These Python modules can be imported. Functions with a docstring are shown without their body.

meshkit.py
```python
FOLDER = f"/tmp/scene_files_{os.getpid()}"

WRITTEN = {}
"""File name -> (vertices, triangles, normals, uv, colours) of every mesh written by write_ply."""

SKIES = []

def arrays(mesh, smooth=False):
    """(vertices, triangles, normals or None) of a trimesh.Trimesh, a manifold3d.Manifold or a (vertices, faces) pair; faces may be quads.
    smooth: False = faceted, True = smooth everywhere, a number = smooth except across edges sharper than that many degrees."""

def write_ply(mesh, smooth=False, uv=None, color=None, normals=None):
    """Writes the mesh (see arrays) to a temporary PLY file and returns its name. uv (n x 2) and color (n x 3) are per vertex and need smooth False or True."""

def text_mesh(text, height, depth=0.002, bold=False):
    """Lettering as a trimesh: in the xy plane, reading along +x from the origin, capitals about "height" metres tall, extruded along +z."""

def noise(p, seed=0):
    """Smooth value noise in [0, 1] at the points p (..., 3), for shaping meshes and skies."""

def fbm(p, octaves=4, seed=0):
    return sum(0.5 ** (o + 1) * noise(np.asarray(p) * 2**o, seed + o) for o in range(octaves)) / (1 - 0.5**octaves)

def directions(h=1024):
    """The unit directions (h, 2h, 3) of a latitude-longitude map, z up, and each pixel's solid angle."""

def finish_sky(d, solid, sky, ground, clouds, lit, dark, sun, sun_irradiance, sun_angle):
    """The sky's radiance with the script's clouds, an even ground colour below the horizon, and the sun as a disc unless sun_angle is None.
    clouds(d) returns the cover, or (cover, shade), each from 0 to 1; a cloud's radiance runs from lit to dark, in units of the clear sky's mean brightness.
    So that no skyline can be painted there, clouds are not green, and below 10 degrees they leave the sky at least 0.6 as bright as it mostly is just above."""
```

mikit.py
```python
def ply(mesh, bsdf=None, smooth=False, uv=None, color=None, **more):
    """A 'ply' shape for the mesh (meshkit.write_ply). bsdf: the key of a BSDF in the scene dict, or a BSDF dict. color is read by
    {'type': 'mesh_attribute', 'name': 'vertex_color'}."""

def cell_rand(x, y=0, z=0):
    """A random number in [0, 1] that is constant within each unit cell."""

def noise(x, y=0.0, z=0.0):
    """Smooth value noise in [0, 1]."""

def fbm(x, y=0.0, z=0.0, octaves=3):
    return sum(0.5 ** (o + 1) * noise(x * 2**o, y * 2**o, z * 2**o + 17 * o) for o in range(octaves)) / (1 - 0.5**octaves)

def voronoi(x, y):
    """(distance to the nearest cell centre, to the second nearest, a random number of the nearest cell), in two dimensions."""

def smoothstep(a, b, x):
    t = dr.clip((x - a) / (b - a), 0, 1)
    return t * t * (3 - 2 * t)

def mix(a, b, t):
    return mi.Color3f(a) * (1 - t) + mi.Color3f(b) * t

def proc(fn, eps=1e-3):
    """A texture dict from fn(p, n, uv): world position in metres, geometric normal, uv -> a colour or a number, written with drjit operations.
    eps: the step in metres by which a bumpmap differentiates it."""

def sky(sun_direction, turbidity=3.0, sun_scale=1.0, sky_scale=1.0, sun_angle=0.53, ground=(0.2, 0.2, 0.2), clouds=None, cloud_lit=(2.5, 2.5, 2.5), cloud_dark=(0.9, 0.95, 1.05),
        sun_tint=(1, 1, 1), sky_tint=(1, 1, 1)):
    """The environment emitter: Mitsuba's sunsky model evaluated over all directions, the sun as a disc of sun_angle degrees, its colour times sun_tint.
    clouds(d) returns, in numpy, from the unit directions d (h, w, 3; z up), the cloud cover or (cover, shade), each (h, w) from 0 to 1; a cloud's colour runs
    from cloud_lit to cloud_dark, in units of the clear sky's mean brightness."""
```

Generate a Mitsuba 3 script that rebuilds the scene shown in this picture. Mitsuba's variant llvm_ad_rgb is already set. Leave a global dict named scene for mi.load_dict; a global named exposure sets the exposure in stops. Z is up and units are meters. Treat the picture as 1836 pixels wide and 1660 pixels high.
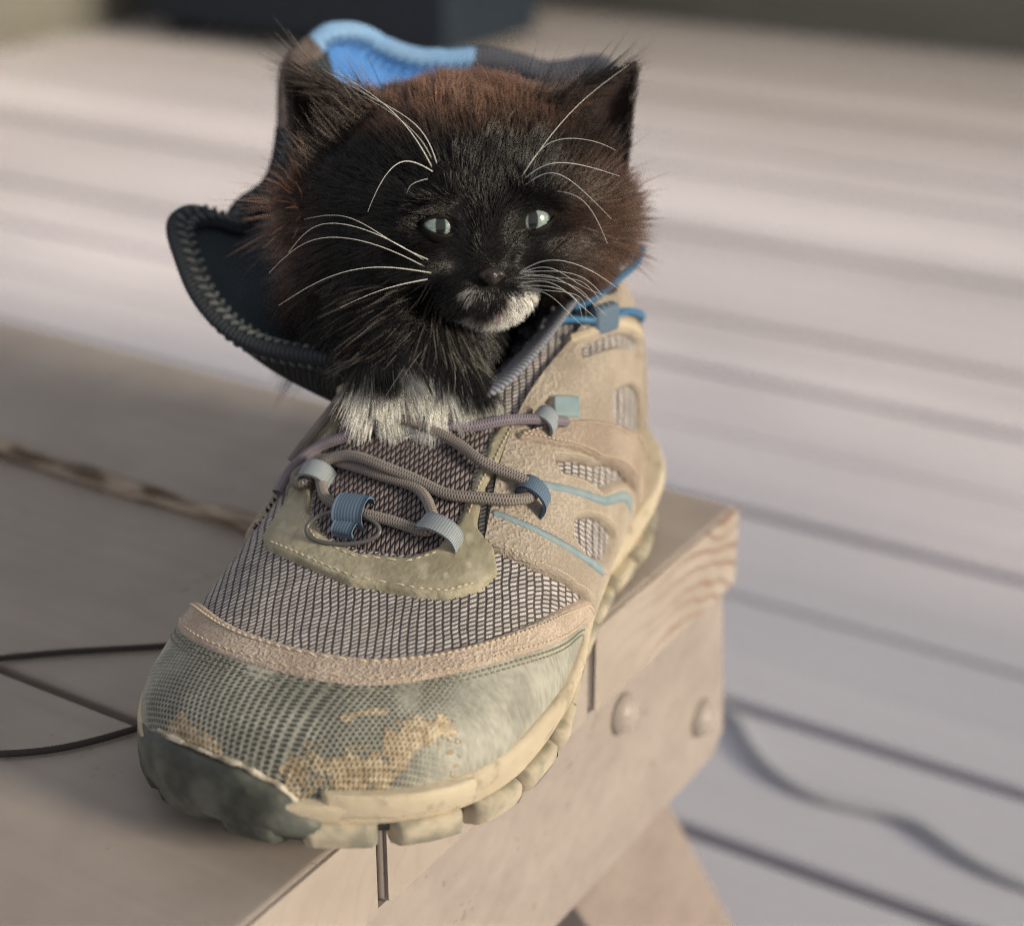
import math, numpy as np, trimesh, shapely, mitsuba as mi, drjit as dr, mikit, meshkit
from scipy.interpolate import PchipInterpolator as PCH, CubicSpline
from manifold3d import Manifold, Mesh
T4 = mi.ScalarTransform4f
rng = np.random.default_rng(7)
scene, labels = {}, {}

# ------------------------------------------------------------------ camera, sky, exposure
BH = 0.36                                  # bench seat height above the deck
CAM = np.array([0, 0, BH + 0.355]); PITCH = math.radians(24.2)
FW = np.array([0, math.cos(PITCH), -math.sin(PITCH)]); UPV = np.array([0, math.sin(PITCH), math.cos(PITCH)]); RT = np.array([1., 0, 0])
scene['camera'] = {'type': 'thinlens', 'fov': 33.15, 'fov_axis': 'x', 'aperture_radius': 0.0057, 'focus_distance': 0.612,
                   'near_clip': 0.02, 'far_clip': 60.0, 'to_world': T4().look_at(origin=CAM.tolist(), target=(CAM + FW).tolist(), up=[0, 0, 1])}
scene['sky'] = mikit.sky([0.86, -0.50, 0.30], turbidity=4, sun_scale=1.0, sun_angle=12, sky_scale=0.6, sun_tint=(.76, .965, 1.42), sky_tint=(1.0, 1.0, 1.06), clouds=lambda d: 0.85)
exposure = 2.0

# ------------------------------------------------------------------ helpers
def ent(key, d, label=None, cat=None, group=None, kind=None):
    if key in scene:
        k = 1
        while f'{key}_{k:03d}' in scene: k += 1
        key = f'{key}_{k:03d}'
    scene[key] = d
    tag(key, label, cat, group, kind)
    return key
def tag(key, label=None, cat=None, group=None, kind=None):
    e = {k: v for k, v in (('label', label), ('category', cat), ('group', group), ('kind', kind)) if v}
    if e: labels[key] = e
def cat_mesh(ms): return trimesh.util.concatenate([m for m in ms])
def tm(v, f): return trimesh.Trimesh(np.asarray(v, float), np.asarray(f, int), process=False)
def manif(m):
    m = trimesh.Trimesh(m.vertices, m.faces, process=True)
    return Manifold(Mesh(np.asarray(m.vertices, np.float32), np.asarray(m.faces, np.uint32)))
def from_manif(m):
    q = m.to_mesh(); return tm(q.vert_properties[:, :3], q.tri_verts)
def rbox(size, c=0.003, seg=10):
    """a box with rounded edges, centred"""
    h = np.maximum(np.array(size, float) / 2 - c, 1e-5)
    s = Manifold.sphere(c, seg)
    return from_manif(Manifold.batch_hull([s.translate((h * np.array(k)).tolist()) for k in np.ndindex(2, 2, 2) for k in [np.array(k) * 2 - 1]]))
def frame(P):
    t = np.gradient(P, axis=0); t /= np.linalg.norm(t, axis=1, keepdims=True) + 1e-12
    n = np.zeros_like(P); a = np.array([0, 0, 1.]) if abs(t[0][2]) < .9 else np.array([1., 0, 0])
    n[0] = a - t[0] * (a @ t[0]); n[0] /= np.linalg.norm(n[0])
    for i in range(1, len(P)):
        n[i] = n[i - 1] - t[i] * (n[i - 1] @ t[i]); n[i] /= np.linalg.norm(n[i])
    return t, n, np.cross(t, n)
def tube(P, r, k=8, closed=False, cap=True):
    P = np.asarray(P, float); r = np.broadcast_to(np.asarray(r, float), (len(P),))
    t, n, b = frame(P); a = np.arange(k) * 2 * np.pi / k
    v = P[:, None] + r[:, None, None] * (np.cos(a)[None, :, None] * n[:, None] + np.sin(a)[None, :, None] * b[:, None])
    v = v.reshape(-1, 3); N = len(P); i = np.arange(N if closed else N - 1)[:, None]; j = np.arange(k)[None]
    A = (i * k + j).ravel(); B = (i * k + (j + 1) % k).ravel(); Cc = (((i + 1) % N) * k + (j + 1) % k).ravel(); D = (((i + 1) % N) * k + j).ravel()
    f = np.vstack([np.stack([A, B, Cc], 1), np.stack([A, Cc, D], 1)])
    if cap and not closed:
        v = np.vstack([v, P[:1], P[-1:]]); jj = np.arange(k)
        f = np.vstack([f, np.stack([np.full(k, N * k), (jj + 1) % k, jj], 1), np.stack([np.full(k, N * k + 1), (N - 1) * k + jj, (N - 1) * k + (jj + 1) % k], 1)])
    return tm(v, f)
def spline(P, n=60, closed=False):
    P = np.asarray(P, float)
    if closed: P = np.vstack([P, P[:1]])
    d = np.r_[0, np.cumsum(np.linalg.norm(np.diff(P, axis=0), axis=1) ** .5)]
    c = CubicSpline(d, P, bc_type='periodic' if closed else 'natural')
    t = np.linspace(0, d[-1], n * 3); Q = c(t); L = np.r_[0, np.cumsum(np.linalg.norm(np.diff(Q, axis=0), axis=1))]
    u = np.linspace(0, L[-1], n + 1 if closed else n)
    Q = np.stack([np.interp(u, L, Q[:, k]) for k in range(P.shape[1])], 1)
    return Q[:-1] if closed else Q
def grid_faces(n, m, wrap=False):
    i = np.arange(n - 1)[:, None]; j = np.arange(m if wrap else m - 1)[None]
    A = i * m + j; B = i * m + (j + 1) % m; Cc = (i + 1) * m + (j + 1) % m; D = (i + 1) * m + j
    A, B, Cc, D = (x.ravel() for x in np.broadcast_arrays(A, B, Cc, D))
    return np.vstack([np.stack([A, B, Cc], 1), np.stack([A, Cc, D], 1)])
noise, fbm, sst, mix = mikit.noise, mikit.fbm, mikit.smoothstep, mikit.mix

# ------------------------------------------------------------------ materials
def princ(color, rough=.6, spec=.4, **k):
    return {'type': 'twosided', 'bsdf': {'type': 'principled', 'base_color': color if isinstance(color, dict) else {'type': 'rgb', 'value': list(color)}, 'roughness': rough, 'specular': spec, **k}}
def bumped(color, bump, scale, rough=.7, spec=.3, eps=3e-4, **k):
    b = princ(color, rough, spec, **k)['bsdf']
    return {'type': 'twosided', 'bsdf': {'type': 'bumpmap', 'tex': mikit.proc(bump, eps), 'scale': float(scale), 'bsdf': b}}
def C3(*c): return mi.Color3f(*c)

LD = np.array([-0.8477, 0.5305, 0]); LD /= np.linalg.norm(LD)      # along the planks (away, to the left)
ED = np.array([LD[1], -LD[0], 0])                                     # along the end of the seat (away, to the right)
def wood_coord(p):
    l = p.x * LD[0] + p.y * LD[1]; e = p.x * ED[0] + p.y * ED[1]
    return l, e, p.z
def paint_col(p, n, uv):
    l, e, z = wood_coord(p)
    g = fbm(l * 6, e * 160, z * 160, 3); b = fbm(p.x * 30, p.y * 30, p.z * 30, 4)
    c = mix((.345, .293, .266), (.385, .330, .300), sst(.3, .7, b)) * (0.9 + .2 * g)
    d = sst(.74, .82, noise(p.x * 420, p.y * 420, p.z * 420) * .5 + noise(p.x * 90, p.y * 90, p.z * 90) * .5)
    return mix(c, (.26, .2, .16), d * .6)
def paint_bump(p, n, uv):
    l, e, z = wood_coord(p)
    return fbm(l * 8, e * 260, z * 260, 3) * .7 + noise(p.x * 900, p.y * 900, p.z * 900) * .12
scene['m_paint_leg'] = bumped(mikit.proc(lambda p, n, uv: paint_col(p, n, uv) * mi.Color3f(.84, .80, .79)), lambda p, n, uv: noise(p.x * 500, p.y * 500, p.z * 120), .0004, .6, .3)
scene['m_paint'] = bumped(mikit.proc(paint_col), paint_bump, .0005, .55, .35)
def end_grain(p):
    l, e, z = wood_coord(p)
    de, dz = e - END_E, z - (BH - .09)
    r = dr.sqrt(dr.square(de * .62) + dr.square(dz)) + (fbm(e * 30, z * 50, 0, 3) - .5) * .016
    w = dr.abs(dr.sin(r * 400)); return w
END_E = 0.60
def end_col(p, n, uv):
    b = fbm(p.x * 40, p.y * 40, p.z * 40, 3); l, e, z = wood_coord(p)
    w = end_grain(p); m = sst(.56, .66, e + .03 * (fbm(e * 60, z * 60, 2, 2) - .5)) * .80 + .10
    c = mix((.46, .39, .345), (.39, .325, .28), sst(.3, .7, b))
    c = mix(c, mix((.20, .10, .065), (.30, .17, .12), b), sst(.62, .05, w) * m)
    return mix(c, (.40, .345, .31), (1 - m) * .5)
def end_bump(p, n, uv): return sst(.05, .5, end_grain(p)) * .8 + noise(p.x * 900, p.y * 900, p.z * 900) * .3
scene['m_end'] = bumped(mikit.proc(end_col), end_bump, .0006, .65, .25)
def deck_col(p, n, uv):
    l, e, z = wood_coord(p)
    bid = mikit.cell_rand(dr.floor(e / DECK_P), 3)
    g = fbm(l * 5 + bid * 40, e * 90, 0, 4); b = fbm(p.x * 2.2, p.y * 2.2, 5, 3)
    c = mix((.74, .675, .705), (.86, .79, .82), g) * (.86 + .28 * bid) * (.85 + .3 * b)
    c = mix(c, (.40, .345, .30), sst(2.2, 3.6, e + .9 * (b - .5)) * .7)            # shading from the wall put into the colour, browner towards it
    return mix(c, (.45, .46, .54), sst(1.8, 1.2, e + .5 * (b - .5)) * .7)         # shade near the bench painted in as a bluish grey
DECK_P = .16
scene['m_deck'] = bumped(mikit.proc(deck_col), lambda p, n, uv: fbm(wood_coord(p)[0] * 4, wood_coord(p)[1] * 150, 0, 3), .001, .6, .3)
scene['m_dark'] = princ((.02, .02, .022), .6)
scene['m_dirt'] = princ((.07, .055, .045), .9)
scene['m_wall'] = princ(mikit.proc(lambda p, n, uv: mix((.16, .155, .13), (.23, .22, .19), fbm(p.x * 6, p.y * 6, p.z * 30, 3))), .7)
scene['m_navy'] = bumped((.018, .028, .044), lambda p, n, uv: noise(p.x * 90, p.y * 90, p.z * 90), .001, .5)
scene['m_hose'] = princ((.46, .465, .50), .6)

# ------------------------------------------------------------------ deck, wall behind, things on the deck
def oriented(m, l, e, z):
    """mesh in (along, across, up) -> world, with its origin at along l, across e, height z"""
    v = np.asarray(m.vertices); w = (v[:, :1] + l) * LD + (v[:, 1:2] + e) * ED; w[:, 2] = v[:, 2] + z
    o = tm(w, m.faces.copy()); 
    if np.linalg.det(np.stack([LD, ED, [0, 0, 1]])) < 0: o.faces = o.faces[:, ::-1]
    return o
tag('deck', 'light grey weathered plank deck below and behind the bench', None, None, 'structure')
ground = trimesh.creation.box([60, 60, .02]); ground.apply_translation([0, 0, -.16])
ent('ground', mikit.ply(ground, 'm_dirt'), 'bare earth under the deck', None, None, 'structure')
for k in range(-6, 27):
    m = rbox([7.0, DECK_P - .011, .03], .004, 8)
    ent('deck__board', mikit.ply(oriented(m, .4, (k + .094) * DECK_P, -.015 + .0012 * ((k * 7) % 5 - 2)), 'm_deck', smooth=30))
joists = cat_mesh([oriented(trimesh.creation.box([.045, 5.6, .12]), -2.6 + .6 * k, 1.7, -.0945) for k in range(11)])
ent('deck__joist', mikit.ply(joists, 'm_dirt'), kind='stuff')
WE = 3.72
def wall(key, label, L0, L1, e0, e1):
    tag(key, label, 'wall')
    along = e0 == e1
    for k in range(6):
        m = rbox([L1 - L0 if along else .022, .022 if along else e1 - e0, .178], .003, 8)
        d = .004 * (k % 2)
        ent(key + '__board', mikit.ply(oriented(m, (L0 + L1) / 2 - (0 if along else d), (e0 + e1) / 2 + (d if along else 0), .09 + .18 * k), 'm_wall', smooth=30))
wall('board_wall', 'grey green board wall along the far edge of the deck, behind the shoe', -3.5, 2.93, WE, WE)
wall('side_wall', 'grey green board wall at the far left corner of the deck', 2.95, 2.95, 1.9, WE)
# dark planter box by the far wall
tag('planter_box', 'dark navy box standing against the far wall at the top left', 'box')
ent('planter_box__body', mikit.ply(oriented(rbox([.84, .36, .42], .02, 12), 2.40, 3.10, .24), 'm_navy', smooth=40))
ent('planter_box__rim', mikit.ply(oriented(rbox([.88, .40, .035], .012, 12), 2.40, 3.10, .467), 'm_navy', smooth=40))
ent('planter_box__foot', mikit.ply(cat_mesh([oriented(rbox([.05, .05, .032], .006), 2.43 + a, 3.10 + b, .016) for a in (-.31, .31) for b in (-.13, .13)]), 'm_navy'), kind='stuff')
# garden hose
hp = np.array([(.62, 1.12), (.52, 1.06), (.45, 1.033), (.426, 1.010), (.398, .985), (.36, .970), (.32, .974), (.284, .976), (.254, .963), (.20, .950), (.12, .955), (0, .94), (-.2, 1.0), (-.6, .9)])
hz = spline(np.c_[hp[:, :1] * LD + hp[:, 1:] * ED][:, :2], 160); hz = np.c_[hz, np.full(len(hz), .0046)]
ent('garden_hose', mikit.ply(tube(hz, .0042, 10), 'm_hose', smooth=True), 'dark grey hose snaking over the deck boards at the lower right', 'hose')

# ------------------------------------------------------------------ bench
LE = .3015
tag('bench', 'low beige painted plank bench with two domed bolts in its end', 'bench')
def plank(e0, e1, k):
    m = rbox([1.75, e1 - e0, .042], .0035, 10)
    m = trimesh.Trimesh(m.vertices, m.faces); v = oriented(m, LE + .875, (e0 + e1) / 2, BH - .021)
    return ent('bench__plank', mikit.ply(v, 'm_paint', smooth=35))
for k, (e0, e1) in enumerate([(.5460, .6860), (.3970, .5412), (.2500, .3922)]):
    pk = plank(e0, e1, k)
    face = shapely.box(e0 + .0036, BH - .0385, e1 - .0036, BH - .0036).buffer(.0028, quad_segs=4)
    g = trimesh.creation.extrude_polygon(face, .0012, engine='earcut')          # sawn end face of the plank
    g = tm(np.c_[-g.vertices[:, 2] , g.vertices[:, 0], g.vertices[:, 1]], g.faces)
    ent(pk + '__sawn_end', mikit.ply(oriented(g, LE + .0006, 0, 0), 'm_end', smooth=30))
def cleat(l0, key='bench__cleat'):
    prof = shapely.Polygon([(.2600, -.0424), (.6775, -.0424), (.6880, -.128), (.676, -.1375), (.2600, -.1385)]).buffer(-.003).buffer(.003, quad_segs=4)
    g = trimesh.creation.extrude_polygon(prof, .037, engine='earcut')
    g = tm(np.c_[g.vertices[:, 2], g.vertices[:, 0], g.vertices[:, 1] + BH], g.faces)
    return ent(key, mikit.ply(oriented(g, l0, 0, 0), 'm_paint', smooth=30))
def leg(l0, sgn):
    m = rbox([.036, .088, .56], .004, 8); v = np.asarray(m.vertices)
    a = math.atan2(.55, .835) * sgn
    y = v[:, 1] * math.cos(a) - v[:, 2] * math.sin(a) * -1; z = v[:, 1] * -math.sin(a) * -1 + v[:, 2] * math.cos(a)
    y, z = v[:, 1] * math.cos(a) - v[:, 2] * math.sin(a), v[:, 1] * math.sin(a) + v[:, 2] * math.cos(a)
    m = tm(np.c_[v[:, 0], y, z], m.faces)
    q = manif(m)
    q = q.translate([0, (.4685 + sgn * (.165)), BH - .165]).trim_by_plane([0, 0, 1], .001).trim_by_plane([0, 0, -1], -(BH - .0435))
    return ent('bench__leg', mikit.ply(oriented(from_manif(q), l0, 0, 0), 'm_paint_leg', smooth=30))
for l0, l1 in ((LE + .0022, LE + .0022 + .037 + .0185), (LE + 1.45, LE + 1.45 - .0186)):
    cleat(l0)
    for sgn in (1, -1): leg(l1 + (.0006 if sgn < 0 else 0), sgn)
scene['m_bolt'] = bumped((.40, .345, .315), lambda p, n, uv: fbm(p.x * 350, p.y * 350, p.z * 350, 3), .0005, .38, .5)
scene['m_shade_ring'] = princ((.10, .075, .06), .9)  # shade colour for the rings around the bolt heads
def bolt(e, z):
    pr = np.array([[0, .0072], [.0035, .0069], [.0062, .0057], [.0082, .0037], [.0093, .0014], [.0094, .0005], [.0086, .0002], [.0086, -.002]])
    g = trimesh.creation.revolve(pr[::-1], sections=36)
    g = tm(np.c_[-g.vertices[:, 2], g.vertices[:, 0], g.vertices[:, 1] ], g.faces)
    bk = ent('bench__bolt', mikit.ply(oriented(g, LE + .0022, e, BH + z), 'm_bolt', smooth=40))
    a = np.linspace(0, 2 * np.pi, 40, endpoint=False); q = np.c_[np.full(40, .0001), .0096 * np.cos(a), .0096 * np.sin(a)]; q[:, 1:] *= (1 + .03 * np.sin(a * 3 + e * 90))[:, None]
    ent(bk + '__shade_ring', mikit.ply(oriented(tube(q, .00055, 6, True), LE + .0022, e, BH + z), 'm_shade_ring', smooth=True))  # dark ring added around the bolt head as its recess shade
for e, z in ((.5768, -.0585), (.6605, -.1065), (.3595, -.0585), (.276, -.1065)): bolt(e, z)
# dry stem in the gap between the planks, black cord on the seat
st = spline(np.array([(-.085, .690, BH), (-.101, .700, BH + .001), (-.165, .741, BH - .001), (-.211, .7685, BH), (-.261, .8005, BH + .001), (-.332, .845, BH), (-.42, .90, BH + .001)]), 80)
st[:, 2] += .0030 + .0008 * np.sin(np.arange(80) * .7)
scene['m_cord'] = princ((.045, .035, .032), .8)
scene['m_stem'] = bumped(mikit.proc(lambda p, n, uv: mix((.13, .09, .065), (.46, .37, .29), sst(.3, .7, fbm(wood_coord(p)[0] * 50, wood_coord(p)[1] * 300, p.z * 300, 3)))), lambda p, n, uv: fbm(wood_coord(p)[0] * 60, wood_coord(p)[1] * 600, p.z * 600, 3), .0015, .8)
ent('plant_stem', mikit.ply(tube(st, .0050 + .0008 * np.sin(np.arange(80) * .31), 10), 'm_stem', smooth=True), 'brown dry stem lying along the gap between the seat planks, left of the boot', 'stem')
cd = spline(np.array([(-.095, .612, 0), (-.114, .610, 0), (-.14, .605, 0), (-.173, .601, 0), (-.205, .595, 0), (-.245, .580, 0), (-.264, .555, 0), (-.229, .533, 0), (-.187, .5275, 0), (-.163, .532, 0), (-.139, .545, 0), (-.115, .562, 0), (-.10, .575, 0)]), 140); cd[:, 2] = BH + .0020
ent('black_cord', mikit.ply(tube(cd, .0013, 10), 'm_cord', smooth=True), 'thin black cord looped on the bench seat left of the boot toe', 'cord')
#MARK

# ------------------------------------------------------------------ the boot
AZ = math.radians(17.0)
BU = np.array([math.sin(AZ), math.cos(AZ), 0]); BR = np.array([math.cos(AZ), -math.sin(AZ), 0]); BT = np.array([-.078, .462, BH])
def W(p):
    """boot coordinates (along from the toe, across, up from the seat) -> world"""
    p = np.asarray(p, float)
    return BT + p[..., :1] * BU + p[..., 1:2] * BR + p[..., 2:3] * np.array([0, 0, 1.])
def Wm(m):
    o = tm(W(m.vertices), m.faces.copy()); o.faces = o.faces[:, ::-1]; return o      # (along, across, up) is left-handed
SOLE = np.array([(.335, .012), (.332, .032), (.315, .046), (.285, .0570), (.25, .0620), (.222, .0595), (.19, .0575), (.165, .0585), (.14, .0605), (.115, .065), (.092, .0685), (.075, .068), (.055, .066), (.037, .061), (.024, .054), (.012, .043), (.003, .028), (-.003, .012),
                 (-.004, -.003), (-.001, -.018), (.005, -.034), (.014, -.048), (.025, -.058), (.040, -.066), (.06, -.0710), (.09, -.0715), (.13, -.066), (.17, -.058), (.21, -.049), (.25, -.042), (.29, -.034), (.32, -.016)])
SOUT = spline(SOLE, 400, True); SPOLY = shapely.Polygon(SOUT)
UP_ = np.array([(.325, .014), (.322, .030), (.308, .043), (.280, .055), (.25, .0605), (.222, .0645), (.19, .0655), (.165, .0665), (.14, .0685), (.115, .0705), (.092, .0715), (.075, .070), (.055, .0665), (.037, .061), (.024, .051), (.013, .040), (.005, .026), (0, .012),
                 (-.001, -.003), (.002, -.018), (.009, -.036), (.017, -.049), (.027, -.0585), (.041, -.0655), (.062, -.069), (.09, -.0685), (.13, -.0635), (.17, -.056), (.21, -.049), (.25, -.044), (.29, -.036), (.314, -.014)])
ZF = .030
UPOLY = shapely.Polygon(spline(UP_, 400, True))
S0, S1 = UPOLY.bounds[0], UPOLY.bounds[2]
us = np.linspace(0, 1, 160); us = S0 + (S1 - S0) * (3 * us**2 - 2 * us**3) ** 1.0 * 1.0
us[0] += 1e-5; us[-1] -= 1e-5
def cut(s):
    g = UPOLY.intersection(shapely.LineString([(s, -1), (s, 1)])); b = g.bounds; return (b[1], b[3]) if b else (0, 0)
_lr = np.array([cut(s) for s in us])
aLf, aRf = (lambda s, k=k: np.interp(s, us, _lr[:, k]) for k in (0, 1))
zt = PCH([S0, .002, .006, .014, .028, .05, .08, .11, .14, .165, .20, .24, .275, .298, .313, S1], [.0335, .038, .043, .049, .0535, .0575, .0675, .083, .098, .108, .119, .127, .126, .122, .11, .033])
ac = PCH([S0, .02, .05, .08, .11, .14, .165, .2, .24, .28, S1], [.005, .010, .015, .015, .010, .003, .0, .002, .010, .014, .014])
pz = PCH([S0, .05, .12, .17, .22, .33], [.75, .80, .85, .78, .62, .6]); pa = PCH([S0, .05, .12, .17, .22, .33], [.85, .80, .78, .66, .45, .45])
zf = PCH([S0, .03, .08, .33], [.029, .028, .029, .030])
def U(s, f):
    """the upper: f = 0 right feather line, 0.5 ridge, 1 left feather line"""
    s = np.asarray(s, float); th = np.pi * np.asarray(f, float); c, q = np.cos(th), np.clip(np.sin(th), 0, 1)
    A = ac(s); R, L = aRf(s), aLf(s); A = np.clip(A, L + .3 * (R - L), L + .7 * (R - L))
    Cc = np.sign(c) * np.abs(c) ** pa(s); Z = zf(s) + (zt(s) - zf(s)) * q ** pz(s)
    bulge = 1 + .03 * np.sin(2 * th * np.sign(c) * np.sign(c)) * 0
    return np.stack([s + 0 * th, A + np.where(c > 0, R - A, A - L) * Cc, np.maximum(Z, zf(s))], -1)
S_, F_ = np.meshgrid(us, np.linspace(0, 1, 161), indexing='ij')
um = tm(U(S_, F_).reshape(-1, 3), grid_faces(*S_.shape))
scene['m_up'] = princ((.3, .27, .27), .8)
scene['m_tan'] = princ((.55, .45, .33), .7)
SN = np.roll(SOUT, -1, 0) - np.roll(SOUT, 1, 0); SN = np.stack([SN[:, 1], -SN[:, 0]], 1); SN /= np.linalg.norm(SN, axis=1, keepdims=True)
if (SN[0] @ (SOUT[0] - SOUT.mean(0))) < 0: SN = -SN
zb = lambda s: .0125 * np.clip((.105 - s) / .105, 0, 1.1) ** 1.7            # toe spring
ztop = PCH([-.01, .05, .12, .2, .28, .34], [.0325, .031, .032, .035, .040, .042])
FLARE = np.where(SN[:, 1] > 0, np.clip(SN[:, 1], 0, 1) * .008 * np.clip((SOUT[:, 0] - .03) / .09, 0, 1) * np.clip((.335 - SOUT[:, 0]) / .06, 0, 1), 0)
def sole_ring(off, zfun, fl=0.): return np.c_[SOUT + SN * (off + fl * FLARE)[:, None], zfun(SOUT[:, 0])]
def ring_mesh(rings, cap=True):
    n = len(rings[0]); v = np.vstack(rings); f = grid_faces(len(rings), n, True)
    if cap:
        for k, fl in ((0, 1), (len(rings) - 1, -1)):
            c = rings[k].mean(0); v = np.vstack([v, c]); j = np.arange(n)
            t = np.stack([np.full(n, len(v) - 1), k * n + (j + 1) % n, k * n + j], 1); f = np.vstack([f, t[:, ::fl]])
    return tm(v, f)
mz = lambda q, o=.010: (lambda s: (zb(s) + o) * (1 - q) + ztop(s) * q)
mid = ring_mesh([sole_ring(o, mz(q), fl) for o, q, fl in ((-.012, 0, .2), (-.0015, 0, .2), (.0002, .08, .25), (.0012, .3, .45), (.0022, .55, .75), (.0024, .8, 1), (.0018, .93, 1), (.0002, 1, 1), (-.009, 1, 1))])
#BASE
# -- metric coordinates on the upper: u along the ridge from the toe, v around from the ridge
_sg = S0 + (S1 - S0) * np.linspace(0, 1, 900) ** 1.7; _rg = U(_sg, np.full(900, .5)); _ua = np.r_[0, np.cumsum(np.linalg.norm(np.diff(_rg, axis=0), axis=1))]
_sec = U(*np.meshgrid(_sg, np.linspace(0, 1, 101), indexing='ij')); _gir = np.linalg.norm(np.diff(_sec, axis=1), axis=2).sum(1)
u_of = lambda s: np.interp(s, _sg, _ua); s_of = lambda u: np.interp(u, _ua, _sg); girth = lambda s: np.maximum(np.interp(s, _sg, _gir), .02)
def to_uv(P): P = np.asarray(P, float); return np.stack([u_of(P[:, 0]), (P[:, 1] - .5) * girth(P[:, 0])], 1)
def to_sf(Q): Q = np.asarray(Q, float); s = s_of(Q[:, 0]); return s, .5 + Q[:, 1] / girth(s)
def Unorm(s, f):
    ds = U(np.minimum(s + 4e-4, S1), f) - U(np.maximum(s - 4e-4, S0), f); df = U(s, np.clip(f + 2e-3, 0, 1)) - U(s, np.clip(f - 2e-3, 0, 1))
    n = np.cross(df, ds); n /= np.linalg.norm(n, axis=-1, keepdims=True) + 1e-12
    c = U(s, f) - np.stack([s * 0 + np.clip(s, .06, .28), s * 0, s * 0 + .045], -1)
    return np.where((n * c).sum(-1, keepdims=True) < 0, -n, n)
def SP(s, f, h):
    s = np.clip(np.asarray(s, float), S0, S1); f = np.asarray(f, float); fc = np.clip(f, 0.004, .996)
    p = U(s, fc) + Unorm(s, fc) * np.asarray(h)[..., None]
    return p
def poly_uv(sf, r=.0015, closed=True):
    P = to_uv(densify(sf)); g = shapely.Polygon(P).buffer(0)
    return g.buffer(-r).buffer(2 * r).buffer(-r) if r else g
def densify(sf, n=8):
    sf = np.asarray(sf, float); q = np.vstack([sf, sf[:1]])
    return np.vstack([q[i] + (q[i + 1] - q[i]) * t for i in range(len(q) - 1) for t in [np.linspace(0, 1, n, endpoint=False)[:, None]]])
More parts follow.
